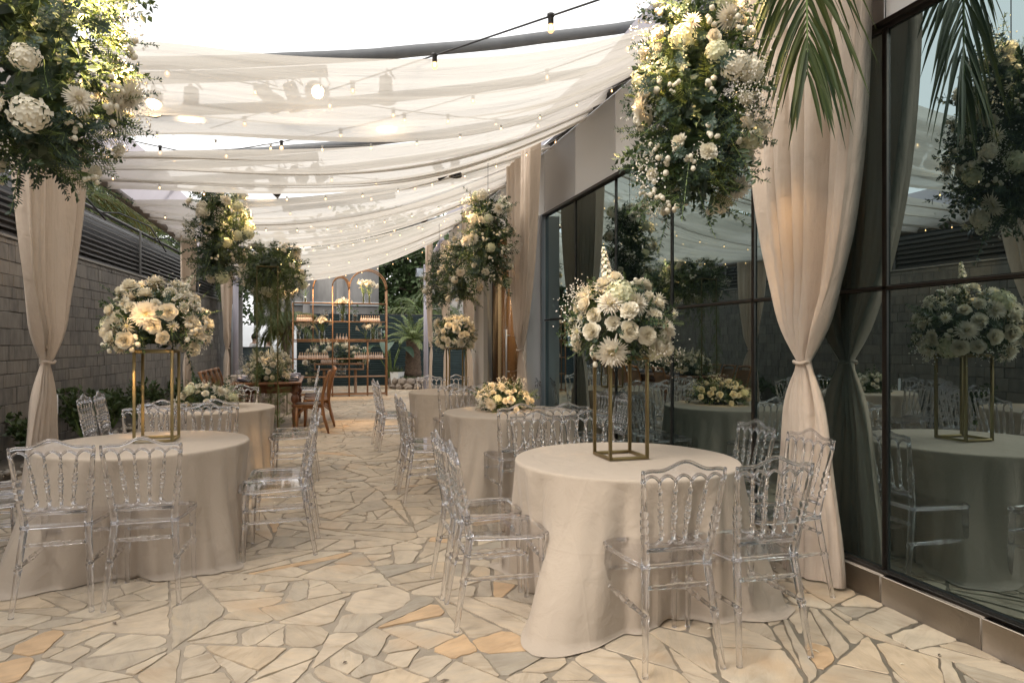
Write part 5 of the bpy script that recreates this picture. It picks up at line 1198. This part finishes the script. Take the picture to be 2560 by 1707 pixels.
def tree(x, y, h, cr, label, seed, nl=5200, ls=.16):
    rn = random.Random(seed); rt = thing('tree', label, 'tree', (x, y, 0), 0, 'trees beyond the far fence'); b = MB(); cl = []
    b.tube([(0, 0, 0), (.1, .05, h * .3), (.05, .1, h * .62), (0, 0, h * .9)], [.24, .19, .12, .03], 9)
    for k in range(20):
        a = rn.uniform(0, 6.3); z0 = h * rn.uniform(.18, .72); e = V((cos(a) * cr * rn.uniform(.4, .95), sin(a) * cr * rn.uniform(.4, .95), z0 + h * rn.uniform(.05, .35))); b.tube([(0, 0, z0), V((0, 0, z0)).lerp(e, .5) + V((0, 0, .15)), e], [.07, .045, .015], 5)
        cl += [(e, rn.uniform(.6, 1.0) * cr * .5), (V((0, 0, z0)).lerp(e, .55) + V((0, 0, .4)), cr * .38)]
    b.build('trunk', 'bark', rt); g = MB()
    for k in range(nl):
        c, r = rn.choice(cl); d = V((rn.gauss(0, 1), rn.gauss(0, 1), rn.gauss(0, .8))); d = d.normalized() * r * rn.random() ** .45; leaf(g, c + d, V((rn.gauss(0, 1), rn.gauss(0, 1), rn.gauss(-.3, .7))), ls * rn.uniform(.7, 1.4), ls * .28, rn)
    g.build('crown', 'tree_leaf', rt, smooth=False)
def bush(x, y, h, w_, label, seed, nl=900, ls=.12, mat='tree_leaf', z=0):
    rn = random.Random(seed); rt = thing('bush', label, 'bush', (x, y, z), 0, 'bushes beyond the far fence'); b = MB()
    for k in range(7): a = rn.uniform(0, 6.3); b.tube([(0, 0, 0), (cos(a) * w_ * .3, sin(a) * w_ * .3, h * .5), (cos(a) * w_ * .5, sin(a) * w_ * .5, h * .85)], [.03, .02, .008], 5)
    b.build('stem', 'bark', rt); g = MB()
    for k in range(nl):
        d = V((rn.gauss(0, 1), rn.gauss(0, 1), rn.gauss(0, 1))).normalized(); r = rn.random() ** .4 * (1 + .3 * noise.noise(d * 2.2)); leaf(g, (d.x * r * w_ * .55, d.y * r * w_ * .55, h * .58 + d.z * r * h * .45), V((rn.gauss(0, 1), rn.gauss(0, 1), rn.gauss(.2, .7))), ls * rn.uniform(.7, 1.3), ls * .3, rn)
    g.build('foliage', mat, rt, smooth=False)
def far_end():
    rt = thing('corrugated_fence', 'dark green ribbed sheet fence closing the far end of the courtyard', 'fence', (-.72, 22.9, 0))
    b = MB(); n = 30; pr = []
    for k in range(n):
        z = 2.32 * k / n; pr += [(0, z), (.02, z + .012), (.02, z + .045), (0, z + .057)]
    pr.append((0, 2.32)); b.grid(lambda u, v: (9.5 * u, -pr[round(v * (len(pr) - 1))][0], pr[round(v * (len(pr) - 1))][1]), 1, len(pr) - 1); b.build('sheet', 'green_sheet', rt, smooth=False)
    for x in (.1, 2.4, 4.7, 7.0, 9.3):
        b = MB(); b.bbox((x, .06, 1.16), (.07, .07, 2.32)); b.build('post', 'black', rt)
    b = MB(); b.bbox((4.75, .02, 2.335), (9.5, .08, .03)); b.build('cap_rail', 'black', rt)
    rt = thing('low_wall', 'low dark wall before the bright opening at the far left', 'wall', (-2.35, 22.4, 0)); b = MB(); b.bbox((.28, 0, .63), (1.2, .12, 1.26)); b.build('panel', 'green_sheet', rt); b = MB(); b.bbox((.28, 0, 1.27), (1.24, .16, .03)); b.build('cap', 'black', rt)
    o = MB().bbox((0, 0, 1.9), (.34, .3, 3.8), b=.01).build('concrete_pillar', 'concrete', loc=(-1.02, 22.7, 0)); tag(o, 'grey concrete pillar left of the arched shelf at the far end', 'pillar')
    o = MB().bbox((0, 0, 1.65), (.62, .14, 3.3), b=.01).build('weathered_gate', 'concrete', loc=(-2.55, 21.9, 0)); tag(o, 'weathered grey gate panel beside the far left tent post', 'gate')
    o = MB().bbox((0, 0, 1.02), (2.6, .2, 2.04)).build('white_house_wall', 'white_wall', loc=(-1.9, 26.5, 0)); tag(o, 'bright white wall seen through the opening behind the two people', 'wall')
    rt = thing('grey_house', 'old grey plastered building rising behind the far fence', 'building', (-2.6, 29.5, 0))
    b = MB(); b.box((2.5, 1.5, 2.5), (5.0, 3, 5.0)); b.build('wall', 'concrete', rt)
    for x, w_ in ((.55, .3), (2.05, .28), (3.4, .3)):
        b = MB(); b.bbox((x, -.05, 2.49), (w_, .12, 4.98)); b.build('pilaster', 'concrete', rt)
    b = MB(); b.bbox((2.5, -.03, 3.02), (5.0, .1, .16)); b.build('string_course', 'panel_grey', rt)
    o = MB().box((0, 0, 2.0), (4.6, .25, 4.0)).build('garden_wall', 'concrete', loc=(6.3, 25.5, 0)); tag(o, 'grey stone wall glimpsed between the far right curtains', 'wall')
    # downpipe
    rt = thing('drain_pipe', 'pale grey drain pipe on the far left wall beside the tent post', 'pipe', (-2.32, 20.2, 0)); b = MB(); b.tube([(0, 0, .05), (0, 0, 2.0), (.02, 0, 2.3), (-.16, .0, 2.7), (-.18, 0, 3.3)], .05, 10); b.build('pipe', 'steel', rt)
    # people
    def person(x, y, rz, hair, shirt, label, seed, h=1.66):
        me = bpy.data.meshes.new('person'); vs = [(0, 0, .92), (0, .01, 1.12), (0, 0, 1.34), (0, .01, 1.44), (0, .02, 1.52), (0, .025, 1.60), (.17, 0, 1.37), (.22, .02, 1.12), (.20, .14, .92), (-.17, 0, 1.37), (-.22, .02, 1.12), (-.18, .16, .94), (.09, 0, .86), (.10, .02, .48), (.10, -.02, .06), (.10, .10, .03), (-.09, 0, .86), (-.10, .02, .48), (-.10, -.02, .06), (-.10, .10, .03)]
        es = [(0, 1), (1, 2), (2, 3), (3, 4), (4, 5), (2, 6), (6, 7), (7, 8), (2, 9), (9, 10), (10, 11), (0, 12), (12, 13), (13, 14), (14, 15), (0, 16), (16, 17), (17, 18), (18, 19)]
        rs = [.13, .115, .13, .055, .075, .085, .06, .042, .032, .06, .042, .032, .085, .055, .04, .03, .085, .055, .04, .03]
        me.from_pydata(vs, es, []); o = bpy.data.objects.new('person', me); COL.objects.link(o); sk = o.modifiers.new('skin', 'SKIN'); sk.use_smooth_shade = True
        for v, r in zip(me.skin_vertices[0].data, rs): v.radius = (r, r * .8)
        me.skin_vertices[0].data[0].use_root = True; ss = o.modifiers.new('sub', 'SUBSURF'); ss.levels = 1; ss.render_levels = 2; me.materials.append(M['skin'])
        k = h / 1.66; o.location = (x, y, 0); o.rotation_euler.z = rz; o.scale = (k, k, k); tag(o, label, 'person')
        b = MB(); b.ball((0, -.005, 1.605), .112, 12, 9, (.88, 1.0, 1.05)); 
        if hair == 'hair_brown': b.grid(lambda u, v: ((.085 + .02 * v) * sin(pi * (u - .5) * 1.5), -.05 - .055 * cos(pi * (u - .5) * 1.5), 1.62 - .36 * v), 10, 6)
        b.build('hair', hair, o)
        b = MB(); b.lathe([(.055, 1.42), (.09, 1.40), (.175, 1.355), (.165, 1.22), (.15, 1.05), (.165, .9)], 16); t = MB(); t.put(b, Matrix.Diagonal((1, .72, 1, 1)))
        for sx in (-1, 1): t.tube([(sx * .15, 0, 1.37), (sx * .205, .01, 1.25), (sx * .222, .02, 1.12)], [.075, .062, .055], 10)
        t.build('shirt', shirt, o)
        f = MB(); f.ball((0, .115, 1.575), .016, 6, 5, (.8, 1, 1.3)); f.build('nose', 'skin', o)
    person(-2.02, 23.3, 2.2, 'hair_dark', 'shirt_white', 'person with dark hair and white top behind the low dark wall', 1)
    person(-1.62, 23.6, 1.2, 'hair_brown', 'shirt_grey', 'person with long brown hair beside the one in white', 2, 1.58)
    # trees beyond
    tree(4.6, 33, 7.2, 3.4, 'tall dense green tree behind the right side of the arched shelf', 1, 9000, .3)
    tree(7.6, 37, 7.2, 3.2, 'tall feathery tree beside the far right post, farther back', 2, 7000, .3)
    tree(2.3, 35, 6.6, 2.6, 'dark tree directly behind the right arch of the shelf', 3, 6000, .3)
    tree(-6.6, 21, 7.2, 2.2, 'bushy tree behind the slat fence, between the two left curtains', 4, 3200, .13)
    tree(-8.2, 30, 8.0, 3.2, 'tree behind the slat fence near the second left curtain', 5, 3600, .14)
    tree(-5.9, 16.5, 5.6, 1.7, 'thick dark tree just beyond the slat fence at the left', 21, 3600, .14); tree(-7.2, 26, 7.0, 2.6, 'broad tree beyond the slat fence toward the far left corner', 22, 4200, .18)
    tree(-4.2, 28.5, 6.2, 2.4, 'dense tree behind the bright white wall at the far left', 31, 5200, .24)
    bush(2.5, 25.0, 2.9, 1.8, 'pale green rounded bush above the dark green fence', 6, 1100); bush(4.0, 26.0, 3.2, 2.4, 'bush above the fence at the right, beside the palm', 7, 1300); bush(5.6, 25, 3.0, 2, 'bush above the fence behind the right tent post', 8, 900); bush(.9, 25.6, 2.75, 1.4, 'low bush above the fence behind the middle of the shelf', 9, 800)
    palm(3.5, 24.4, 2.3, 1.5, 'small palm spreading above the dark green fence', 11, 12, dry=0)
    palm(-5.0, 15.6, 4.4, 1.7, 'palm with yellowing fronds just behind the slat fence, nearest', 12, 12, dry=5)
    palm(-5.3, 18.6, 4.9, 1.8, 'palm behind the slat fence, second from the near curtain', 13, 12, dry=4)
    palm(-5.3, 23.0, 4.6, 1.8, 'palm behind the slat fence close to the second curtain', 14, 12, dry=4)
    palm(-2.45, 20.9, 3.3, 1.1, 'slim palm standing inside the far left corner', 15, 11, dry=1)
    palm(-.92, 20.6, 2.05, .95, 'short palm with yellow fronds behind the arbour, left of the shelf', 16, 12, dry=4)
    # cycad in rock planter
    rt = thing('rock_planter', 'round planter ringed with rough brown rocks at the far end', 'planter', (2.72, 21.3, 0)); b = MB(); rn = random.Random(4)
    for k in range(13):
        a = 2 * pi * k / 13
        for z in (.08, .24): b.ball((.58 * cos(a + z) * (1 - z * .3), .58 * sin(a + z) * (1 - z * .3), z), rn.uniform(.13, .17), 8, 6, (1, 1, .75), jit=.15, rnd=rn)
    b.build('rocks', 'rock', rt, smooth=False); b = MB(); b.lathe([(.55, .2), (.4, .32), (0, .35)], 16); b.build('soil', 'soil', rt)
    g = MB()
    for k in range(160): a = rn.uniform(0, 6.3); r = .5 * sqrt(rn.random()); leaf(g, (r * cos(a), r * sin(a), .3), (rn.gauss(0, .5), rn.gauss(0, .5), 1), rn.uniform(.06, .14), .016, rn)
    g.build('ground_plant', 'shrub_leaf', rt, smooth=False)['kind'] = 'stuff'
    rt = thing('cycad', 'cycad with thick shaggy trunk and stiff arching fronds in the rock planter', 'cycad', (2.80, 21.4, .33)); b = MB(); b.lathe([(.24, 0), (.27 , .1)] + [(.25 + .03 * (k % 2) - .004 * k, .1 + k * .075) for k in range(1, 15)] + [(0, 1.22)], 14); b.build('trunk', 'cycad_bark', rt); g = MB()
    for k in range(30): a = 2.4 * k; el = .15 + 1.1 * (k / 30); frond(g, (0, 0, 1.12), (cos(a) * cos(el), sin(a) * cos(el), sin(el)), rn.uniform(.95, 1.2), 30, .17, .9, rn, wd=.011)
    g.build('crown', ['cycad_leaf', 'stem'], rt, smooth=False)
    rt = thing('big_leaf_plant', 'plant with large drooping blue-green leaves beside the cycad', 'plant', (2.15, 21.5, 0)); g = MB(); s_ = MB()
    for k, (a, z, L) in enumerate(((3.0, 1.5, .75), (3.5, 1.25, .7), (2.2, 1.7, .6), (4.4, 1.35, .6), (.4, 1.5, .6), (5.4, 1.2, .55), (3.2, .9, .55))):
        d = V((cos(a), sin(a), 0)); e = d * .35 + V((0, 0, z)); s_.tube([(0, 0, 0), d * .12 + V((0, 0, z * .6)), e], [.02, .016, .012], 6)
        lat = V((-sin(a), cos(a), 0))
        g.grid(lambda u, v: tuple(e + d * L * v + V((0, 0, .10 * sin(pi * v) - .45 * L * v * v)) + lat * (u - .5) * L * .75 * sin(pi * (.06 + .9 * v)) ** .7 + V((0, 0, .10 * abs(u - .5)))), 6, 8)
    s_.build('stem', 'stem', rt); g.build('leaves', 'euc', rt)
    rt = thing('flower_pot', 'tall white square pot in front of the cycad', 'pot', (2.28, 21.15, 0)); b = MB(); b.lathe([(.16, 0), (.22, .5), (.23, .52), (.21, .52), (.20, .46), (0, .46)], 4); b.build('pot', 'pot', rt, smooth=False); g = MB()
    for k in range(50): leaf(g, (rn.gauss(0, .07), rn.gauss(0, .07), .48), (rn.gauss(0, .6), rn.gauss(0, .6), 1), rn.uniform(.12, .26), .03, rn)
    g.build('leaves', 'shrub_leaf', rt, smooth=False)
    # tiled roof beyond the left wall (seen in the mirror glass)
    rt = thing('tiled_roof', 'red clay tiled roof beyond the slat fence, mirrored in the glass', 'roof', (-4.75, 3.5, 3.55)); t = MB()
    for i in range(26):
        for j in range(7): 
            y0, x0 = i * .26, -j * .34; z0 = j * .12
            t.grid(lambda u, v: (x0 - .38 * v, y0 + .25 * u, z0 + .135 * v + .055 * sin(pi * u) + .02 * (1 - v)), 5, 1)
    t.build('tiles', 'roof_tile', rt); b = MB(); b.box((-1.25, 3.3, -1.9), (2.3, 6.6, 3.75)); b.build('wall', 'concrete', rt)
far_end()

# entrance flowers inside the warm room
def room_flowers():
    for x, y, z, sd, lb in ((4.6, 10.6, 1.75, 61, 'dim amber flower arrangement high inside the lit entrance'), (4.7, 11.4, .9, 62, 'dim flower arrangement low inside the lit entrance')):
        rt = thing('flower_arrangement', lb, 'flower arrangement', (x, y, 0)); b = MB(); b.tube([(0, 0, 0), (0, 0, z)], .02, 8); b.lathe([(.14, 0), (.14, .02), (.02, .03)], 12); b.build('stand', 'gold', rt)
        arrange(rt, ell((0, 0, z), (.26, .26, .26), -1, .1, sd), 70, {'rose': 14, 'hydrangea': 8, 'carnation': 8}, sd, core=[((0, 0, z), (.18, .18, .18))], gyp=0)
    rt = thing('sideboard', 'low warm wooden sideboard with bottles inside the lit entrance', 'sideboard', (4.75, 11.0, 0)); b = MB(); b.bbox((0, 0, .45), (.4, 1.6, .9)); b.build('cabinet', 'wood', rt); b = MB(); b.bbox((0, 0, .915), (.44, 1.66, .03)); b.build('top', 'chair_wood', rt)
room_flowers()

# ------------------------------------------------------------------ palm frond hanging in at the top right
def near_frond():
    rn = random.Random(77); rt = thing('palm_frond', 'dark green palm frond hanging into the picture at the top right', 'palm frond', (2.46, 3.12, 3.9)); g = MB()
    def hang(p, tip, n, ll, sd, lat):
        p, tip = V(p), V(tip); k_ = 16; mid = (p + tip) / 2 + V((.03, .0, .10)); pts = [(p * (1 - t) ** 2 + mid * 2 * t * (1 - t) + tip * t * t) for t in [i / k_ for i in range(k_ + 1)]]
        g.tube(pts, [.011 * (1 - .85 * i / k_) + .0015 for i in range(k_ + 1)], 6, mi=1); lat = V(lat).normalized()
        for q in range(n):
            t = (q + .5) / n; x = t * k_; i = min(int(x), k_ - 1); b = pts[i].lerp(pts[i + 1], x - i); tg = (pts[i + 1] - pts[i]).normalized()
            for s_ in (-1, 1):
                l2 = ll * (.5 + .62 * sin(pi * min(1, .15 + .72 * (1 - t)))) * rn.uniform(.85, 1.12) * (1.0 if t < .8 else .75); d = (lat * s_ * (.95 - .55 * t) + tg * (.62 + .5 * t) + V((rn.gauss(0, .05), rn.gauss(0, .12), rn.gauss(0, .05)))).normalized(); w_ = .0145 * rn.uniform(.8, 1.15)
                nn = d.cross(V((rn.gauss(0, .3), 1, rn.gauss(0, .3)))).normalized(); up = d.cross(nn).normalized(); pr = b; ps = []
                for h in range(6):
                    f = h / 5; ww = w_ * (sin(pi * (.12 + .80 * f)) if h < 5 else .04); c_ = b + d * l2 * f + V((0, 0, -.55 * l2 * f ** 2.4)); ps.append((c_ + nn * ww, c_ - up * ww * .25, c_ - nn * ww))
                vs = [v for tr in ps for v in tr]; g.add(vs, [(h * 3 + j, h * 3 + j + 1, h * 3 + j + 4, h * 3 + j + 3) for h in range(5) for j in range(2)])
    hang((.02, .0, .12), (.06, -.02, -1.02), 34, .44, 1, (1, -.15, .0))
    hang((.25, -.25, .45), (-.1, -.35, -.10), 16, .42, 1, (.6, -.8, .0))
    hang((.30, -.2, .40), (.30, -.75, -.05), 16, .40, 1, (.7, .6, .0))
    g.tube([(-.02, .06, .12), (.1, .0, .35), (.40, -.15, .60), (1.1, -.3, .75)], [.011, .014, .018, .02], 6, mi=1); g.tube([(.25, -.25, .45), (.5, -.2, .62)], .012, 6, mi=1)
    g.build('leaflets', ['palm_leaf', 'stem'], rt, smooth=False)
    # garden light switch on left: ivy sprig at top of the right flower column
near_frond()
